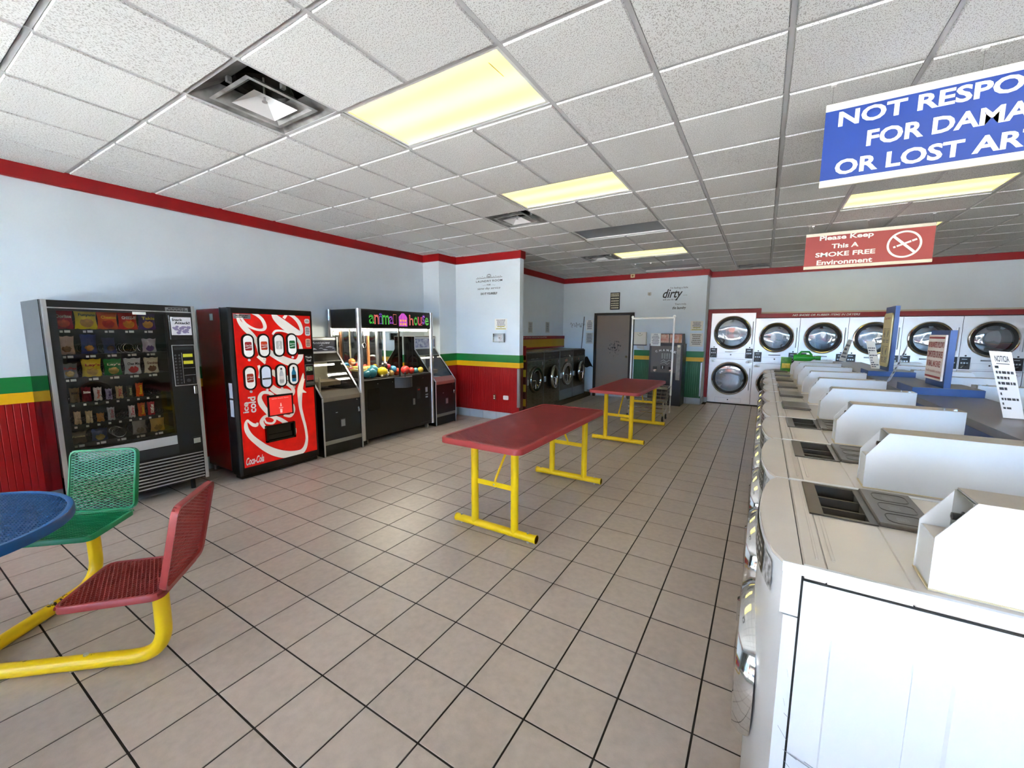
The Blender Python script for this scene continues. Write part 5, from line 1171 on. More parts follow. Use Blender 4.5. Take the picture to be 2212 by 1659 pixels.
# ---- leaflets bent in clear holders
def leaflet(label,p_top_l,p_top_r,p_bot_l,p_bot_r,foot,mat,lines,title=None,name='notice_holder'):
    """sheet leaning back from a curved foot; four corners in room coordinates"""
    cen=(Vector(p_bot_l)+Vector(p_bot_r))/2; t=thing(name,label,'notice',(cen.x,cen.y,1.216))
    tl,tr,bl,br=map(Vector,(p_top_l,p_top_r,p_bot_l,p_bot_r)); foot=Vector(foot); n=8; vs=[]
    path=[]
    for k in range(n+1):
        u=k/n
        # quadratic bend from the top edge down to the foot edge
        for A,B in ((tl,bl),(tr,br)):
            m=B+(A-B)*.22; f=B+foot; q=A*(1-u)**2+m*2*u*(1-u)*.6+((A*(1-u)+B*u))*2*u*(1-u)*.4+f*u*u; vs.append(q)
    nn=(tr-tl).cross(bl-tl).normalized()
    if nn.y>0: nn=-nn
    front=MB().add(vs,[(2*k,2*k+1,2*k+3,2*k+2) for k in range(n)]); 
    back=[v-nn*.0015 for v in vs]; m=len(vs); front.v+=[tuple(v) for v in back]; front.f+=[(m+2*k,m+2*k+2,m+2*k+3,m+2*k+1) for k in range(n)]+[(2*k,2*k+2,m+2*k+2,m+2*k) for k in range(n)]+[(2*k+1,m+2*k+1,m+2*k+3,2*k+3) for k in range(n)]+[(0,m,m+1,1)]
    put(front,'sheet',mat,t,True)
    def at(u,v):
        A=vs[0]+(vs[1]-vs[0])*u; k=min(n-1,int(v*n)); w=v*n-k; a=vs[2*k]*(1-w)+vs[2*k+2]*w; b=vs[2*k+1]*(1-w)+vs[2*k+3]*w; return a+(b-a)*u+nn*.0012
    g=MB(); rnd=random.Random(len(label))
    for r in range(lines):
        v=.22+r*.62/lines; a=.10
        while a<.86:
            w=.06+.16*rnd.random(); e=min(.90,a+w); g.add([at(a,v),at(e,v),at(e,v+.30/lines),at(a,v+.30/lines)],[(0,1,2,3)]); a=e+.04
            if rnd.random()<.18: break
    if title:
        vv,ff=tmesh(title,0,.02,1,'LEFT',1); A=min(p[0] for p in vv); B=max(p[0] for p in vv); C=max(p[1] for p in vv)
        g.add([at(.18+(p[0]-A)/(B-A)*.64,.16-.09*p[1]/C) for p in vv],ff); g.add([at(.2,.185),at(.8,.185),at(.8,.195),at(.2,.195)],[(0,1,2,3)])
    put(g,'sheet_print',M('dark_grey_print','#3d3f46',.6),t)
    put(MB().add([p_bot_l,p_bot_r,Vector(p_bot_r)+foot,Vector(p_bot_l)+foot],[(0,1,2,3)]),'clear_foot',glass('clear_acrylic'),t)
    return t
clearp=M('printed_sheet','#e9e7ea',.5,0,.03,5)
# near right leaflet
zt=1.218
L=lambda a,b,y:PY(*c3(a,b),y)
yN=2.86
leaflet('large white notice in Spanish leaning in its holder at the right edge',L(1785,608,yN+.07),L(2060,625,yN+.07),(L(1965,1260,yN).x,yN,zt+.02),(L(2212,1340,yN).x,yN,zt+.02),(-.02,-.07,-.018),clearp,9,'NOTICIA')
yM=4.62
leaflet('white leaflet seen nearly edge-on between the two sign stands',L(790,530,yM+.05),L(803,540,yM+.17),(L(580,950,4.30).x,4.30,zt+.02),(L(640,940,4.36).x,4.40,zt+.02),(-.03,-.02,-.018),clearp,6)
yQ=5.60
leaflet('cream notice leaning left of the tall washing instructions stand',L(285,490,yQ+.04),L(388,490,yQ+.04),(L(350,805,yQ).x,yQ,1.262),(L(465,800,yQ).x,yQ,1.262),(.0,-.04,-.04),M('cream_sheet','#e3ddd0',.5),9)
e2=crop(1640,760,260,2212); yS=6.75
leaflet('farthest notice holder on the counter, seen almost edge-on',PY(1833,733,yS+.1),PY(1841,735,yS+.2),PY(1812,775,yS)+Vector((0,0,.0)),PY(1826,778,yS+.1),(.0,-.03,-.02),M('cream_sheet'),4)
o=MB().add([(0,0,0),(.075,.01,.0),(.07,.05,.004),(.02,.045,.012),(.0,.0,.0015),(.075,.01,.0015),(.07,.05,.006),(.02,.045,.014)],[(0,1,2,3),(4,5,6,7),(0,1,5,4),(1,2,6,5),(2,3,7,6),(3,0,4,7)]).build('paper_scrap',M('yellowed_scrap','#c9bb94',.7)); o.location=(1.0,2.52,1.2155); tag(o,'torn yellowed paper scrap lying on the counter at the right edge','paper')
# ---- green detergent on the far washers
gre=M('green_bottle','#1f9a2f',.3,0,.08,10)
p=PZ(1640+480*.1175,760+360*.1175,1.061); 
t=thing('detergent_bag','green and yellow detergent pouch standing on a far washer top','detergent',(p.x,p.y,1.0615))
mb=MB(); 
for s in (1,-1):
    for j in range(7):
        for i in range(5): u,v=i/4,j/6; mb.v.append(((u-.5)*.13,s*.03*math.sin(math.pi*u)*(1-v*.8),v*.21))
mb.f=[(k*35+j*5+i,k*35+j*5+i+1,k*35+(j+1)*5+i+1,k*35+(j+1)*5+i) for k in (0,1) for j in range(6) for i in range(4)]; mb.build('pouch',M('pouch_green','#4fa22a',.35,0,.5,22,dark='#1d6b2a'),t,True)
MB().box(-.05,.05,-.032,-.030,.05,.12).build('pouch_label',M('pouch_yellow','#d8c42e',.4,0,.3,30),t)
p=PZ(1640+700*.1175,760+118*.1175,1.2625)
t=thing('detergent_bottle','bright green detergent bottle lying on a far coin box','detergent',(.46,6.28,1.3075))
MB().lathe([(0,-.13),(.03,-.13),(.042,-.115),(.044,0),(.042,.05),(.020,.08),(.018,.10),(.0,.10)],(0,0,0),0,18).build('bottle',gre,t,True)
MB().lathe([(.0,.098),(.026,.098),(.026,.15),(.0,.152)],(0,0,0),0,16).build('cap',gre,t,True); MB().tube([(-.08,0,.03),(-.05,0,.075),(.03,0,.075),(.06,0,.03)],.012,8).build('handle',gre,t,True)
# ================================================================== DRYERS
dsteel=brushed('dryer_stainless','#c9c8c6',.34,0); dlow=M('dryer_pale_enamel','#c3c8d2',.35,.2,.05,5); dglass=glass('dryer_glass','#cfd6da',1.0,.0,.9,3.2); drumm=brushed('drum_steel','#a9adb2',.3,1)
def dryer(label,x0,x1,ztop,uz,lz,r,group):
    t=thing('stacked_dryer',label,'dryer',((x0+x1)/2,YD,0),0,group); y=YD; cx=(x0+x1)/2; g=.003; zs=1.03 if ztop>2 else .96
    c=MB().box(x0+g,x0+.012,y,y+.75,.02,ztop).box(x1-.012,x1-g,y,y+.75,.02,ztop).box(x0+.012,x1-.012,y,y+.75,ztop-.01,ztop).box(x0+.012,x1-.012,y,y+.75,.02,.03).box(x0+.012,x1-.012,y+.74,y+.75,.03,ztop-.01).box(x0+.012,x1-.012,y+.02,y+.74,zs-.04,zs+.02); put(c,'cabinet',M('dryer_inside','#2b2b2c',.7),t)
    ro=r-.05
    for nm,z0,z1,cz in (('upper_front',zs+.003,ztop,uz),('lower_front',.02,zs-.003,lz)):
        put(MB().holed(x0+g,x1-g,z0,z1,cx,cz,ro,y-.001),nm,dsteel,t)
        # door
        d=put(MB().lathe([(r,.0),(r+.004,-.012),(r-.004,-.030),(r-.018,-.034),(r-.030,-.026),(r-.034,-.010)],(cx,y,cz),1,56),'door_ring',M('polished_ring','#dcdad4',.12,1.0),t,True)
        put(MB().lathe([(r-.028,-.020),(r-.055,-.022),(r-.080,-.012),(r-.084,.03)],(cx,y,cz),1,56),'door_gasket',M('black_gasket','#0a0a0b',.5),t,True)
        put(MB().lathe([(r-.080,-.014),(r*.6,-.022),(r*.3,-.024),(0,-.025)],(cx,y,cz),1,48),'door_glass',dglass,t,True)
        put(MB().box(cx+r+.004,x1-.05,y-.008,y-.001,cz-r*.62,cz+r*.62),'hinge_plate',dsteel,t)
        put(MB().cyl((x1-.045,y-.010,cz-r*.66),(x1-.045,y-.010,cz+r*.66),.008,8),'hinge_rod',M('satin_steel'),t)
        hb=MB(); ro2=ro+.02
        hb.lathe([(ro2,.02),(ro2,.60)],(cx,y,cz),1,40); hb.lathe([(ro2,.60),(0,.60)],(cx,y,cz),1,40)
        put(hb,'drum',drumm,t,True)
        for k in range(3):
            a=math.radians(60+120*k+int(abs(x0)*40)%60); u=Vector((math.cos(a),0,math.sin(a))); w=Vector((-u.z,0,u.x)); p=Vector((cx,0,cz))+u*ro2
            q=[p+w*.06,p-w*.06,p-u*.09-w*.02,p-u*.09+w*.02]
            put(MB().add([(v.x,yy,v.z) for yy in (y+.06,y+.58) for v in q],[(0,1,5,4),(1,2,6,5),(2,3,7,6),(3,0,4,7),(0,3,2,1)]),'baffle',M('baffle_steel','#c3c7ca',.35,.8),t)
    # controls between the doors
    for a in (x0+.012,x1-.155):
        put(MB().box(a,a+.143,y-.006,y-.001,zs+.025,zs+.245),'coin_panel',black,t)
        k=MB()
        k.box(a+.03,a+.10,y-.0065,y-.006,zs+.20,zs+.212)
        for q in range(3): k.box(a+.02+q*.036,a+.044+q*.036,y-.0065,y-.006,zs+.125,zs+.15)
        k.tube([(a+.03,y-.008,zs+.05),(a+.05,y-.012,zs+.075),(a+.09,y-.010,zs+.09)],.008,6); put(k,'coin_slides',M('satin_steel'),t)
        put(MB().lathe([(0,-.012),(.012,-.010),(.014,0)],(a+.075,y-.001,zs+.268),1,12),'start_knob',black,t)
        put(MB().prism(rrect(a+.015,a+.125,zs-.085,zs-.02,.03),1,y-.005,y-.001),'lock_plate',M('white_plate','#e9e9ea',.3),t); put(MB().lathe([(0,-.022),(.014,-.020),(.018,-.005)],(a+.07,y-.001,zs-.052),1,14),'money_lock',chrome,t,True)
    for z0,z1,a,b in ((zs+.03,zs+.135,x0+.165,x1-.17),(.04,.14,x0+.17,x1-.18)):
        e=MB()
        for q in ((a,b,z0,z0+.002),(a,b,z1-.002,z1),(a,a+.002,z0,z1),(b-.002,b,z0,z1)): e.box(q[0],q[1],y-.003,y-.001,q[2],q[3])
        put(e,'lint_door',M('dark_steel_trim'),t); put(MB().lathe([(0,-.010),(.013,-.008),(.014,0)],((a+b)/2,y-.001,z0+.07 if z0>.5 else z0+.06),1,12),'lint_lock',black,t)
    if ztop<2: put(MB().box(cx-.12,cx+.10,y-.005,y-.001,zs+.175,zs+.20),'badge',M('badge_grey','#7d7d7f',.4,.3),t)
    else: put(MB().box(cx-.12,cx+.12,y-.002,y-.001,zs+.155,zs+.175),'instruction_strip',whitep,t)
    put(MB().box(x0+.01,x1-.01,y+.02,y+.05,0,.02),'toe_kick',black,t)
    return t
dryer('tall stacked dryer at the left end beside the green wall, largest doors',-1.06,-.18,2.06,1.622,.588,.375,'stacked dryers')
labs=['second stacked dryer from the left, under the start of the red header','third stacked dryer from the left, below the dryer warning lettering','fourth stacked dryer from the left, partly behind the tall sign stand','fifth stacked dryer from the left, partly behind the blankets sign','sixth stacked dryer from the left, with a dark unlit window','seventh stacked dryer from the left, at the right edge','eighth stacked dryer from the left, out beyond the right edge']
for k in range(7): dryer(labs[k],-.178+k*.801,-.178+(k+1)*.801,1.935,1.525,.52,.318,'stacked dryers')
hd=M('dryer_header_red','#9c1f22',.45,0,.06,5)
t=thing('dryer_header','long red header board above the dryers with white warning lettering','sign board',(2.2,YD,1.94))
put(MB().box(-.09,5.44,YD-.022,YD-.001,1.948,2.038),'board',hd,t); put(MB().box(-.09,5.44,YD-.026,YD-.001,2.038,2.068),'top_rail',M('beige_rail','#cbbfae',.6,0,.1,6),t)
g=MB(); text('NO SHOES OR RUBBER ITEMS IN DRYERS',(.478,YD-.0225,1.975),(1,0,0),(0,0,1),1.10,.040,g,shear=.25,bold=.015); put(g,'lettering',white,t)
t=thing('dryer_surround','red boards framing the tall left dryer','trim board',(-.62,YD,0))
put(MB().box(-1.135,-1.062,YD-.022,YD-.001,.12,2.15),'side_board',hd,t); put(MB().box(-1.062,-.09,YD-.022,YD-.001,2.062,2.15),'top_board',hd,t); put(MB().box(-.178,-.09,YD-.022,YD-.001,1.948,2.062),'step_board',hd,t); put(MB().box(-1.135,-1.062,YD-.016,YD-.001,0,.12),'base_block',basem,t)
g=MB()
for x,z in ((-1.1,1.9),(-1.1,1.2),(-1.1,.6),(-.6,2.11),(-.13,2.0)): g.ball((x,YD-.022,z),.006,8,4)
put(g,'screws',chrome,t)
# ================================================================== STEEL WASHERS IN THE ALCOVE
ssteel=brushed('dark_stainless','#77756f',.28,1); XS=-3.80
pl=thing('washer_plinth','low concrete plinth under the four steel washers','plinth',(-4.15,8.3,0)); put(MB().bbox(-4.54,-3.74,6.66,YB-.02,0,.094,.01),'plinth',M('dark_concrete','#4a453e',.7,0,.2,6),pl)
sl=['steel front-load washer nearest the partition wall','second steel washer from the partition, door ajar','third steel washer from the partition with a white tag on its panel','last steel washer by the back wall, door ajar with black cloth behind']
ys=[6.72,7.46,8.22,8.97,9.735]
for k in range(4):
    a,b=ys[k]+.006,ys[k+1]-.006; yc=(a+b)/2; zc=.685; ajar=k in (1,3)
    t=thing('steel_washer',sl[k],'washing machine',(-4.15,yc,.095),0,'steel washers in the alcove')
    put(MB().bbox(-4.46,XS-.004,a,b,.096,1.20,.006),'cabinet',M('dark_enamel_side','#3a3835',.4,.3),t)
    put(MB().holed(a,b,.35,1.045,yc,zc,.215,XS,48,0).box(XS-.004,XS,a,b,.10,.348),'front_panel',ssteel,t)
    put(MB().box(XS-.004,XS+.004,a,a+.012,.10,1.20),'corner_strip',M('satin_steel'),t)
    put(MB().add([(XS,a,1.045),(XS,b,1.045),(XS-.03,b,1.185),(XS-.03,a,1.185)],[(0,1,2,3)]),'control_panel',ssteel,t)
    cp=put(MB().add([(XS+.004,a+.02,1.062),(XS+.004,b-.02,1.062),(XS-.024,b-.02,1.172),(XS-.024,a+.02,1.172)],[(0,1,2,3)]),'control_face',console,t)
    g=MB(); pf=lambda u,v:(XS+.006-.028*(v-1.062)/.11,u,v)
    scribble(g,pf,yc-.16,yc-.02,1.085,1.15,3,k+3); scribble(g,pf,yc+.04,yc+.14,1.085,1.15,3,k+13); put(g,'control_print',M('pale_print'),t)
    put(MB().bbox(-4.46,XS-.03,a,b,1.20,1.222,.004),'top',brushed('top_stainless','#8d8a82',.35,1),t)
    put(MB().box(-4.0,-3.9,yc-.06,yc+.06,1.222,1.232),'soap_hatch',M('satin_steel'),t)
    # drum opening and door
    put(MB().lathe([(.215,.0),(.215,-.30)],(XS,yc,zc),0,40).lathe([(.215,-.30),(0,-.30)],(XS,yc,zc),0,40),'drum',M('dark_drum','#3b3d40',.3,.9),t,True)
    hinge=yc+.27; ang=math.radians(10 if k==1 else 8) if ajar else 0
    def rot(mb):
        if ang:
            out=[]
            for v in mb.v:
                dx,dy=v[0]-XS,v[1]-hinge; out.append((XS+dx*math.cos(ang)-dy*math.sin(ang),hinge+dx*math.sin(ang)+dy*math.cos(ang),v[2]))
            mb.v=out
        return mb
    d=put(rot(MB().lathe([(.255,.004),(.258,.030),(.245,.052),(.215,.056),(.175,.046),(.165,.030),(.165,.004)],(XS,yc,zc),0,48)),'door_ring',M('door_steel','#a9a8a2',.16,1.0),t,True)
    put(rot(MB().lathe([(.168,.03),(.14,-.01),(.10,-.03),(0,-.035)],(XS,yc,zc),0,40)),'door_glass',M('dark_door_glass'),t,True)
    put(rot(MB().lathe([(.262,-.002),(.262,.004),(.21,.004)],(XS,yc,zc),0,48)),'door_gasket',M('black_gasket'),t,True)
    put(rot(MB().tube([(XS+.05,yc-.19,zc+.0),(XS+.075,yc-.13,zc-.0),(XS+.08,yc-.10,zc-.02),(XS+.075,yc-.10,zc-.16)],.010,8)),'door_handle',chrome,t,True)
    put(MB().bbox(XS,XS+.03,a+.02,a+.07,zc-.08,zc+.03,.005),'latch_block',M('latch_pale','#b9bcc0',.35,.4),t)
    put(MB().box(XS,XS+.001,b-.06,b-.03,.95,1.03),'rating_label',M('label_grey'),t)
    if k>=2:
        put(MB().box(XS+.0005,XS+.0015,yc-.05,yc-.012,.965,1.015) if k==3 else MB().box(XS+.0005,XS+.0015,yc-.06,yc-.02,.96,1.01).box(XS+.0005,XS+.0015,yc+.0,yc+.05,.965,1.02),'warning_sticker',M('pink_sticker','#c98a74',.5),t)
        put(MB().box(XS-.003,XS+.001,a+.02,b-.02,.105,.33),'bright_kick_plate',brushed('bright_kick','#9da0a4',.4,1),t)
    if k==2: put(MB().add([pf(yc+.13,1.17),pf(yc+.20,1.165),pf(yc+.225,1.06),pf(yc+.155,1.065)],[(0,1,2,3)]),'white_tag',whitep,t)
t=thing('washer_filler_board','dark red filler board edged with red and yellow blocks beside the steel washers','board',(-3.8,6.62,0))
put(MB().box(-4.40,-3.735,6.60,6.655,.0,1.10),'filler_panel',M('maroon_filler','#4f1619',.5),t); put(MB().box(-4.40,-3.725,6.585,6.60,1.10,1.36),'top_block',M('filler_red','#8a1216',.5),t)
cz=crop(1120,680,180,1422)
for q0,q1 in ((690,805),(940,1062),(1192,1315),(1440,1562)):
    za=PY(*cz(95,q1),6.59).z; zb=PY(*cz(95,q0),6.59).z; put(MB().box(-3.800,-3.728,6.585,6.600,za,zb),'yellow_block',M('filler_yellow','#c9a32c',.5),t)
t=thing('washer_header_board','red and yellow header board above the steel washers','sign board',(XALC,8.6,1.23))
put(MB().box(XALC+.001,XALC+.045,YPB+.03,YB-.005,1.232,1.272),'lower_red_board',M('header_red','#8c1318',.5,0,.06,5),t); put(MB().box(XALC+.001,XALC+.04,YPB+.03,YB-.005,1.272,1.455),'yellow_board',M('header_yellow','#b98d0a',.5,0,.08,5),t); put(MB().box(XALC+.001,XALC+.05,YPB+.03,YB-.005,1.455,1.53),'upper_red_board',M('header_red'),t)
g=MB(); text('MAKE SURE DOOR IS LATCHED BEFORE DEPOSITING QUARTERS',(XALC+.0505,6.95,1.478),(0,1,0),(0,0,1),2.05,.035,g,bold=.01); put(g,'lettering',M('pale_lettering','#c9c2ba',.5),t)
# ================================================================== THINGS ON THE WALLS
def notice(label,axis,p,a0,a1,z0,z1,mat,rows,seed,yellow=False,title=False,name='wall_notice',ink=None):
    """sheet taped to a wall; axis 'y': wall facing -y at y=p, axis 'x': wall facing +x at x=p"""
    c=((a0+a1)/2,p,z0) if axis=='y' else (p,(a0+a1)/2,z0); t=thing(name,label,'notice',c)
    put(MB().box(a0,a1,p-.003,p-.0012,z0,z1) if axis=='y' else MB().box(p+.0012,p+.003,a0,a1,z0,z1),'sheet',mat,t)
    f=(lambda u,v:(u,p-.0034,v)) if axis=='y' else (lambda u,v:(p+.0034,u,v))
    w=a1-a0; h=z1-z0; g=MB()
    if title: scribble(g,f,a0+w*.28,a1-w*.28,z1-h*.14,z1-h*.06,1,seed,.75)
    scribble(g,f,a0+w*.12,a1-w*.12,z0+h*(.36 if yellow else .10),z1-h*(.18 if title else .08),rows,seed+1)
    put(g,'print',ink or M('grey_print'),t)
    if yellow:
        k=MB(); k.add([f(a0+w*.2,z0+h*.26),f(a1-w*.2,z0+h*.26),f(a1-w*.2,z0+h*.35),f(a0+w*.2,z0+h*.35)],[(0,1,2,3)]); k.add([f(a0+w*.1,z0+h*.06),f(a1-w*.1,z0+h*.06),f(a1-w*.1,z0+h*.14),f(a0+w*.1,z0+h*.14)],[(0,1,2,3)]); put(k,'yellow_highlight',M('highlighter_yellow','#d8c93a',.6),t)
        k=MB(); f2=(lambda u,v:(u,p-.0038,v)) if axis=='y' else (lambda u,v:(p+.0038,u,v)); scribble(k,f2,a0+w*.22,a1-w*.22,z0+h*.27,z0+h*.34,1,seed+5,.7); scribble(k,f2,a0+w*.12,a1-w*.12,z0+h*.07,z0+h*.13,1,seed+6,.7); scribble(k,f2,a0+w*.46,a0+w*.54,z0+h*.18,z0+h*.24,1,seed+9,.7); put(k,'highlighted_print',M('grey_print'),t)
    return t
q=lambda u,v:PY(u,v,YPART); c5=crop(900,520,400,1659)
A=q(*c5(700,700)); B=q(*c5(812,800)); notice('white notice with yellow highlighted lines above the thermostat','y',YPART,A.x,B.x,B.z,A.z,whitep,5,3,True)
# wall decal
t=thing('wall_decal','black laundry room wall lettering on the pale blue partition','wall decal',(-4.3,YPART,2.2)); g=MB(); Yd=YPART-.0015
def dec(s,l,tp,r,bt,shear=0,bold=.012,sp=1):
    a=q(*c5(l,bt)); b=q(*c5(r,tp)); text(s,(a.x,Yd,min(a.z,b.z)),(1,0,0),(0,0,1),b.x-a.x,abs(b.z-a.z),g,shear=shear,bold=bold,spacing=sp)
dec('LAUNDRY ROOM',533,342,768,378,0,.015,1.15); dec('FOR',630,387,664,402,0,.02); dec('same day service',546,408,750,448,.3,.0); dec('DO IT YOURSELF',575,459,722,487,0,.04)
a=q(*c5(533,340)); b=q(*c5(768,330)); 
ribbon(g,[(a.x,2.580),(b.x,2.583)],[.006,.006],lambda u,v:(u,Yd-.0003,v))
cx=(a.x+b.x)/2
for k in range(11):
    x=a.x+.04+k*(b.x-a.x-.08)/10; ribbon(g,[(x-.018,2.588),(x,2.600+.008*(k%3)),(x+.018,2.588)],[.003,.006,.003],lambda u,v:(u,Yd-.0003,v))
for r in (.045,.03): ribbon(g,[(cx+r*math.cos(t0*math.pi/8),2.62+r*.6*math.sin(t0*math.pi/8)) for t0 in range(17)],[.005]*17,lambda u,v:(u,Yd-.0003,v))
for s in (-1,1): ribbon(g,[(cx+s*.06,2.452),(cx+s*.09,2.458),(cx+s*.12,2.448),(cx+s*.14,2.456)],[.002,.003,.003,.002],lambda u,v:(u,Yd-.0003,v))
put(g,'lettering',M('decal_black','#1a1f24',.6),t)
# thermostat in its clear guard
A=q(*c5(697,830)); B=q(*c5(795,910)); t=thing('thermostat','white thermostat with round dial inside a clear locking guard','thermostat',((A.x+B.x)/2,YPART,B.z)); w=B.x-A.x; h=A.z-B.z
put(MB().bbox(A.x+w*.36,A.x+w*.88,YPART-.03,YPART-.001,B.z+h*.12,A.z-h*.12,.005),'thermostat_body',M('thermostat_white','#dfe2e2',.4),t); cx,cz2=A.x+w*.60,(A.z+B.z)/2
put(MB().lathe([(0,-.012),(.032,-.011),(.040,0)],(cx,YPART-.03,cz2),1,24),'dial',M('dial_grey','#a9adb0',.35,.4),t,True); put(MB().lathe([(0,-.003),(.018,-.002)],(cx-.004,YPART-.042,cz2),1,16),'dial_face',M('dark_grey_print'),t)
put(MB().box(A.x,B.x,YPART-.055,YPART-.052,B.z,A.z).box(A.x,A.x+.003,YPART-.052,YPART-.001,B.z,A.z).box(B.x-.003,B.x,YPART-.052,YPART-.001,B.z,A.z).box(A.x,B.x,YPART-.052,YPART-.001,A.z-.003,A.z).box(A.x,B.x,YPART-.052,YPART-.001,B.z,B.z+.003),'clear_guard',glass('clear_acrylic'),t)
e=MB()
for a,b,c,d2 in ((A.x,B.x,A.z-.008,A.z),(A.x,B.x,B.z,B.z+.008),(A.x,A.x+.006,B.z,A.z),(B.x-.014,B.x-.008,B.z,A.z)): e.box(a,b,YPART-.057,YPART-.055,c,d2)
e.cyl((cx,YPART-.06,B.z+.004),(cx,YPART-.045,B.z+.004),.010,10); put(e,'guard_edges',M('guard_grey','#9fb0ac',.3),t)
A=q(*c5(688,1375)); B=q(*c5(712,1425)); t=thing('wall_outlet','brown double power outlet on the red wainscot','outlet',((A.x+B.x)/2,YPART,B.z)); yy=YPART-.006
put(MB().bbox(A.x,B.x,yy-.008,yy,B.z,A.z,.003),'cover_plate',M('brown_plate','#5c3a2a',.4),t)
for z in (B.z+.03,A.z-.03): put(MB().lathe([(0,-.005),(.014,-.004),(.016,0)],((A.x+B.x)/2-.004,yy-.008,z),1,16),'socket',M('ivory','#e6dcc0',.4),t)
A=q(*c5(780,1385)); B=q(*c5(825,1427)); t=tag(MB().prism(rrect(A.x,B.x,B.z,A.z,.015),1,yy-.014,yy).build('blank_wall_plate',M('white_plate','#e9e9ea',.3)),'square white blank wall plate on the red wainscot','wall plate')
# alcove notices
notice('small notice on the alcove wall nearer the partition','x',XALC,8.155,8.361,1.60,1.85,M('grey_white_sheet','#c9ccc8',.7),9,11,name='wall_notice'); notice('small notice on the alcove wall nearer the back corner','x',XALC,9.02,9.231,1.605,1.87,M('grey_white_sheet'),9,12)
# back wall
w=lambda u,v:PY(u,v,YB); c6=crop(1200,570,360,1659)
notice('upper white notice left of the tan door','y',YB,-3.92,-3.724,1.664,1.932,whitep,8,21,title=True); notice('lower white notice left of the tan door','y',YB,-3.917,-3.722,1.334,1.613,M('grey_white_sheet'),8,22)
notice('notice with yellow lines on the wall right of the change machine','y',YB,-1.431,-1.173,1.667,1.88,M('cream_sheet'),5,23,True); notice('cream notice with pictures below the yellow lined one by the dryers','y',YB,-1.433,-1.157,1.312,1.611,M('cream_sheet'),6,24,ink=M('brown_print','#6a6044',.6))
t=thing('wall_plaque','black plaque with rows of pale lettering above the tan door','plaque',(-3.18,YB,2.177)); put(MB().bbox(-3.299,-3.063,YB-.02,YB-.001,2.177,2.59,.004),'board',M('plaque_black','#1b1b1c',.5),t)
g=MB(); f=lambda u,v:(u,YB-.0206,v)
for k,(z0,z1) in enumerate(((2.535,2.57),(2.485,2.53),(2.425,2.465),(2.365,2.405),(2.31,2.345),(2.255,2.295),(2.195,2.24))): scribble(g,f,-3.285,-3.077,z0,z1,1,k+31,.85,jag=.12)
put(g,'lettering',M('plaque_cream','#c9c3ac',.6),t)
t=thing('alarm_sounder','small beige fire alarm strobe on the red crown trim','alarm',(-2.76,YB-.035,2.91)); put(MB().bbox(-2.806,-2.711,YB-.075,YB-.036,2.912,2.998,.004),'body',M('beige_alarm','#c9b88a',.5),t); put(MB().lathe([(0,-.01),(.022,-.008),(.024,0)],(-2.758,YB-.075,2.955),1,14),'strobe',M('amber_lens','#8a5a2a',.3),t)
t=thing('motion_sensor','small white motion sensor on the wall beside the dirty decal','sensor',(-2.36,YB,2.476)); put(MB().prism([(-2.397,2.49),(-2.36,2.474),(-2.325,2.49),(-2.325,2.555),(-2.397,2.555)],1,YB-.045,YB-.001),'body',M('sensor_grey','#b9bab4',.5),t); put(MB().lathe([(0,-.006),(.014,-.004),(.016,0)],(-2.36,YB-.045,2.515),1,12),'lens',M('sensor_lens','#8d8e88',.3),t)
t=thing('wall_decal','black script decal about dirty laundry on the back wall','wall decal',(-1.8,YB,2.13)); g=MB(); Yd=YB-.0015
def dec2(s,x0,x1,z0,z1,shear=0,bold=.0): text(s,(x0,Yd,z0),(1,0,0),(0,0,1),x1-x0,z1-z0,g,shear=shear,bold=bold)
dec2("I'm feeling a little",-1.905,-1.53,2.60,2.655); dec2('dirty',-2.065,-1.635,2.35,2.61,.35,.015); dec2('....',-1.62,-1.54,2.455,2.465); dec2('will you do me',-2.06,-1.74,2.345,2.395); dec2('Yours truly,',-1.79,-1.545,2.235,2.29); dec2('the laundry',-1.84,-1.55,2.135,2.215,.3,.02)
put(g,'lettering',M('decal_black'),t)
t=thing('script_wall_hanger','thin grey wire wall hanger shaped like script letters','wall hanger',(-4.15,YB,1.8)); g=MB(); pts=[]
for k in range(60): u=k/59; pts.append((-4.353+.40*u+.012*math.sin(k*.9),YB-.012,1.82+.028*math.sin(k*.55)+(.035*math.sin(k*.27) if k%20<8 else 0)))
g.tube(pts,.004,6); put(g,'wire_script',M('grey_wire','#7a7d82',.4,.6),t)
for x in (-4.31,-4.18,-4.06): put(MB().tube([(x,YB-.01,1.81),(x,YB-.02,1.765),(x+.02,YB-.035,1.75),(x+.04,YB-.035,1.765)],.004,6),'hook',M('grey_wire'),t)
t=thing('mop_handle','grey pole leaning on the back wall behind the steel washers','pole',(-4.02,YB-.06,.095))
put(MB().cyl((-4.06,YB-.12,.10),(-3.964,YB-.02,2.02),.011,10),'pole',M('grey_pole','#75787c',.4,.4),t,True); put(MB().bbox(-4.16,-3.98,YB-.19,YB-.06,.096,.20,.02),'mop_head',M('mop_grey','#55524e',.9),t)
t=thing('hanging_cloth','black cloth hanging at the end of the last steel washer','cloth',(-3.79,9.80,.72)); mb=MB()
for j in range(9):
    for i in range(7): u,v=i/6,j/8; mb.v.append((-3.80+.05*(u-.3)+ (.16*v)*(u),9.752+.05*u+.012*math.sin(u*9)*v,1.02-.26*v-.02*math.sin(u*7)*v))
mb.f=[(j*7+i,j*7+i+1,(j+1)*7+i+1,(j+1)*7+i) for j in range(8) for i in range(6)]; n0=len(mb.v); mb.v+=[(v[0]-.004,v[1]+.003,v[2]) for v in mb.v]; mb.f+=[tuple(n0+i for i in f[::-1]) for f in mb.f[:48]]
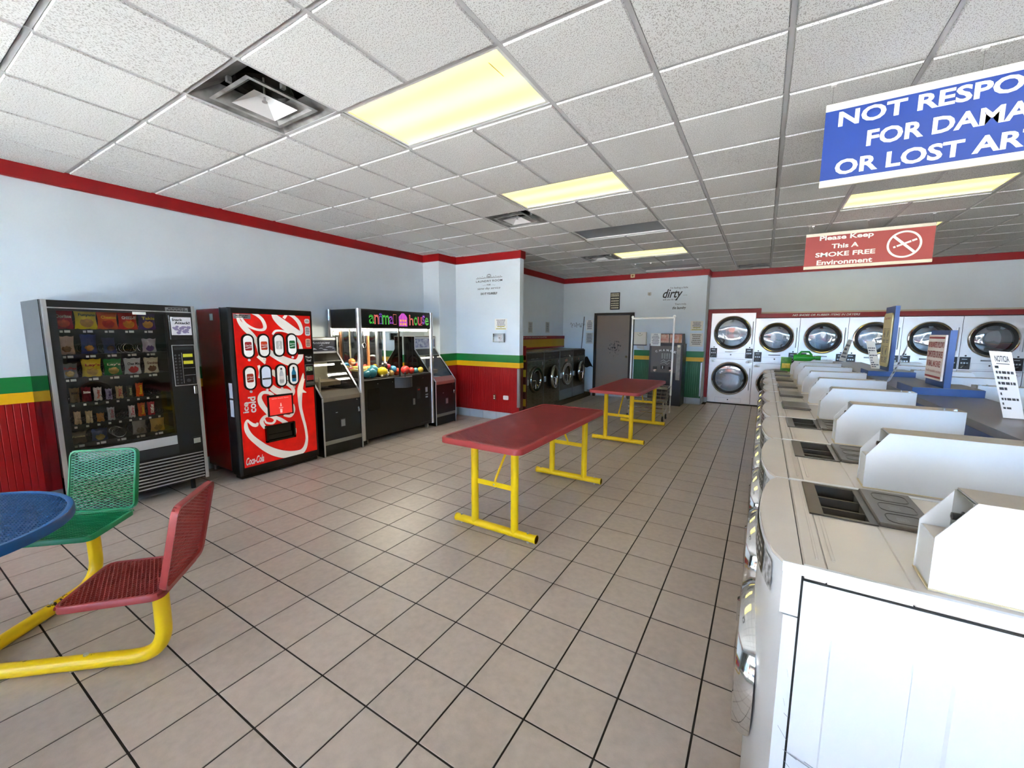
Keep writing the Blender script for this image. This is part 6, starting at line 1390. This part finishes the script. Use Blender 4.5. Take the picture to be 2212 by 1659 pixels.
put(mb,'cloth',M('black_cloth','#1c1c1e',.9,0,.2,20),t,True); put(MB().cyl((-3.81,9.74,1.01),(-3.78,9.80,1.01),.006,8),'cloth_hook',M('satin_steel'),t)
# paper towel dispenser
t=thing('paper_towel_dispenser','white metal paper towel dispenser with a towel hanging out','dispenser',(-2.52,YB,1.317)); put(MB().bbox(-2.663,-2.377,YB-.10,YB-.001,1.335,1.634,.008),'case',M('cream_enamel','#eeeadb',.35),t); put(MB().box(-2.668,-2.372,YB-.106,YB-.001,1.317,1.337),'lower_lip',M('dark_steel_trim'),t)
put(MB().lathe([(0,-.004),(.012,-.003),(.013,0)],(-2.52,YB-.10,1.60),1,12),'lock',M('satin_steel'),t); g=MB(); ribbon(g,[(-2.58+.12*k/12,1.585-.04*math.sin(math.pi*k/12)) for k in range(13)],[.01]*13,lambda u,v:(u,YB-.1006,v)); put(g,'emblem',M('olive_print','#b9b58a',.5),t)
put(MB().add([(-2.60,YB-.06,1.32),(-2.42,YB-.06,1.32),(-2.41,YB-.085,1.21),(-2.58,YB-.08,1.25),(-2.60,YB-.063,1.32),(-2.42,YB-.063,1.32),(-2.41,YB-.088,1.21),(-2.58,YB-.083,1.25)],[(0,1,2,3),(4,7,6,5),(0,4,5,1),(1,5,6,2),(2,6,7,3),(3,7,4,0)]),'paper_towel',M('towel_paper','#cfcdc6',.8),t)
# ---- change machine
YC=9.57; t=thing('change_machine','tall dark change machine with bill and coin slots by the dryers','change machine',(-1.86,9.8,0)); mx0,mx1=-2.20,-1.485
put(MB().bbox(mx0,mx1,YC,YB-.03,.0,1.372,.006),'cabinet',M('navy_black_cabinet','#1b1d28',.35),t)
put(MB().box(mx0+.045,-1.62,YC-.006,YC,.735,1.325),'face_plate',M('grey_face_plate','#5a5650',.4,.3,.06,6),t); put(MB().box(-1.615,-1.53,YC-.005,YC,.58,1.36),'side_strip',M('worn_steel_strip','#8a867c',.4,.6,.3,10),t)
put(MB().box(mx0+.02,-1.62,YC-.008,YC,.60,.72),'lower_panel',M('navy_black_cabinet'),t); put(MB().box(mx0+.02,mx1-.02,YC-.004,YC,.03,.57),'cabinet_door',M('navy_door','#20222e',.3),t)
g=MB()
for k,ch in enumerate('CHANGE'):
    u=(k-2.5)/2.5; x=-1.845+u*.19; z=1.235-.035*u*u; ang=-u*.28; text(ch,(x-.022,YC-.0065,z-.022),(math.cos(ang),0,math.sin(ang)),(-math.sin(ang),0,math.cos(ang)),.044,.046,g,bold=.02)
put(g,'lettering',white,t); g=MB()
for k in range(4): scribble(g,lambda u,v:(u,YC-.0066,v),-1.93+k*.052,-1.895+k*.052,1.04,1.16,4,k+41,.6)
ribbon(g,[(-1.94,.98),(-1.88,1.02),(-1.82,.97),(-1.76,1.02),(-1.72,.99)],[.006,.012,.01,.012,.005],lambda u,v:(u,YC-.0066,v)); ribbon(g,[(-1.95,.93),(-1.87,.97),(-1.80,.92),(-1.75,.96)],[.005,.01,.01,.005],lambda u,v:(u,YC-.0066,v)); put(g,'panel_print',M('pale_print2','#b9b4aa',.5),t)
for x in (-2.06,-1.72): put(MB().bbox(x-.045,x+.045,YC-.03,YC-.005,.80,.865,.006),'bill_acceptor',matblk,t); put(MB().lathe([(0,-.016),(.035,-.012),(.04,0)],(x,YC-.006,.785),1,18),'coin_cup',chrome,t,True)
put(MB().bbox(-1.935,-1.845,YC-.016,YC-.005,.815,.89,.004),'lock_housing',black,t); put(MB().box(-1.90,-1.885,YC-.022,YC-.016,.825,.88),'lock_handle',white,t); put(MB().lathe([(0,-.01),(.028,-.008),(.03,0)],(-1.575,YC-.005,1.325),1,16),'round_cap',M('cream_cap','#d9d0b8',.5),t)
t=thing('header_light_box','red and tan picture light box on top of the change machine','light box',(-1.75,9.75,1.372)); put(MB().add([(-1.985,YC+.02,1.373),(-1.48,YC+.02,1.373),(-1.50,YC+.02,1.60),(-1.985,YC+.02,1.60),(-1.985,YC+.22,1.373),(-1.48,YC+.22,1.373),(-1.50,YC+.22,1.60),(-1.985,YC+.22,1.60)],[(0,1,2,3),(4,7,6,5),(0,4,5,1),(1,5,6,2),(2,6,7,3),(3,7,4,0)]),'case',M('dark_case','#3a2f2a',.4),t)
put(MB().box(-1.965,-1.525,YC+.016,YC+.02,1.40,1.585),'picture',M('brick_picture','#b05a44',.4,0,.4,14,dark='#d9b9a0'),t); put(MB().box(-1.79,-1.775,YC+.010,YC+.016,1.39,1.595),'picture_bar',matblk,t); put(MB().tube([(-1.57,YC+.012,1.40),(-1.56,YC+.012,1.50),(-1.545,YC+.012,1.56)],[.022,.02,.010],10),'bottle_picture',M('tan_print','#d8a070',.5),t)
notice('white notice taped to the top left of the change machine','y',YC-.008,-2.179,-1.963,1.325,1.606,whitep,8,51,title=True)
# ================================================================== OUTSIDE (seen mirrored in the dryer glass)
t=thing('building_across_the_lot','low orange stucco shop building with blue metal roof across the car park','building',(4,-24,-.14))
put(MB().box(-14,-2,-30,-22,-.14,5.2),'orange_wall',M('orange_stucco','#c9734a',.9,0,.1,1),t); put(MB().box(-2,24,-32,-24,-.14,3.6),'pale_wall',M('pale_stucco','#d9d2c4',.9),t); put(MB().add([(-2.5,-23.4,3.4),(24.5,-23.4,3.4),(24.5,-28,5.6),(-2.5,-28,5.6)],[(0,1,2,3)]),'blue_roof',M('blue_metal_roof','#5aa0d8',.5),t)
for k in range(5): put(MB().box(.5+k*4.6,3.6+k*4.6,-23.98,-23.9,.8,2.6),'shop_window',M('dark_shop_window','#39424a',.15),t)
put(MB().box(-11,-4.5,-21.98,-21.9,.4,3.0),'shop_window',M('dark_shop_window'),t); put(MB().box(-14,-2,-21.95,-21.6,3.2,3.9),'white_fascia',M('white_plate'),t)
def car(label,x,y,col):
    t=thing('parked_car',label,'car',(x,y,-.14)); body=[(-2.2,.35),(2.25,.35),(2.3,.75),(2.1,.95),(1.1,1.05),(.5,1.6),(-1.5,1.65),(-2.1,1.1),(-2.25,.8)]
    MB().prism(body,1,-.88,.88).build('body',M('car_'+col.strip('#'),col,.25,.3),t); MB().prism([(.95,1.08),(.42,1.53),(-1.4,1.57),(-1.85,1.12)],1,-.885,.885).build('windows',M('dark_shop_window'),t)
    for a in (-1.4,1.4):
        for b in (-.8,.8): MB().cyl((a,b-.1,.33),(a,b+.1,.33),.33,18).build('wheel',M('rubber_wheel'),t)
    return t
car('dark red car parked outside, mirrored in a dryer window',2.6,-10,'#7a1f22'); car('white car parked outside, mirrored in a dryer window',7.6,-10.5,'#e8e8ea'); car('silver car parked outside in front of the orange building',-5.5,-12,'#b0b4b8')
g=MB(); text('foothills',(-.45,YF-.09,1.50),(-1,0,0),(0,0,1),1.35,.26,g,bold=.02); o=g.build('window_lettering',M('grey_vinyl','#55595c',.6)); tag(o,'grey lettering on the shop window, mirrored in the first dryer door','lettering')
g=MB().box(-2.1,-.2,YF-.096,YF-.092,1.40,1.80).build('window_banner',M('white_vinyl','#f2f2ee',.6)); tag(g,'white vinyl band on the shop window behind its lettering','window band')
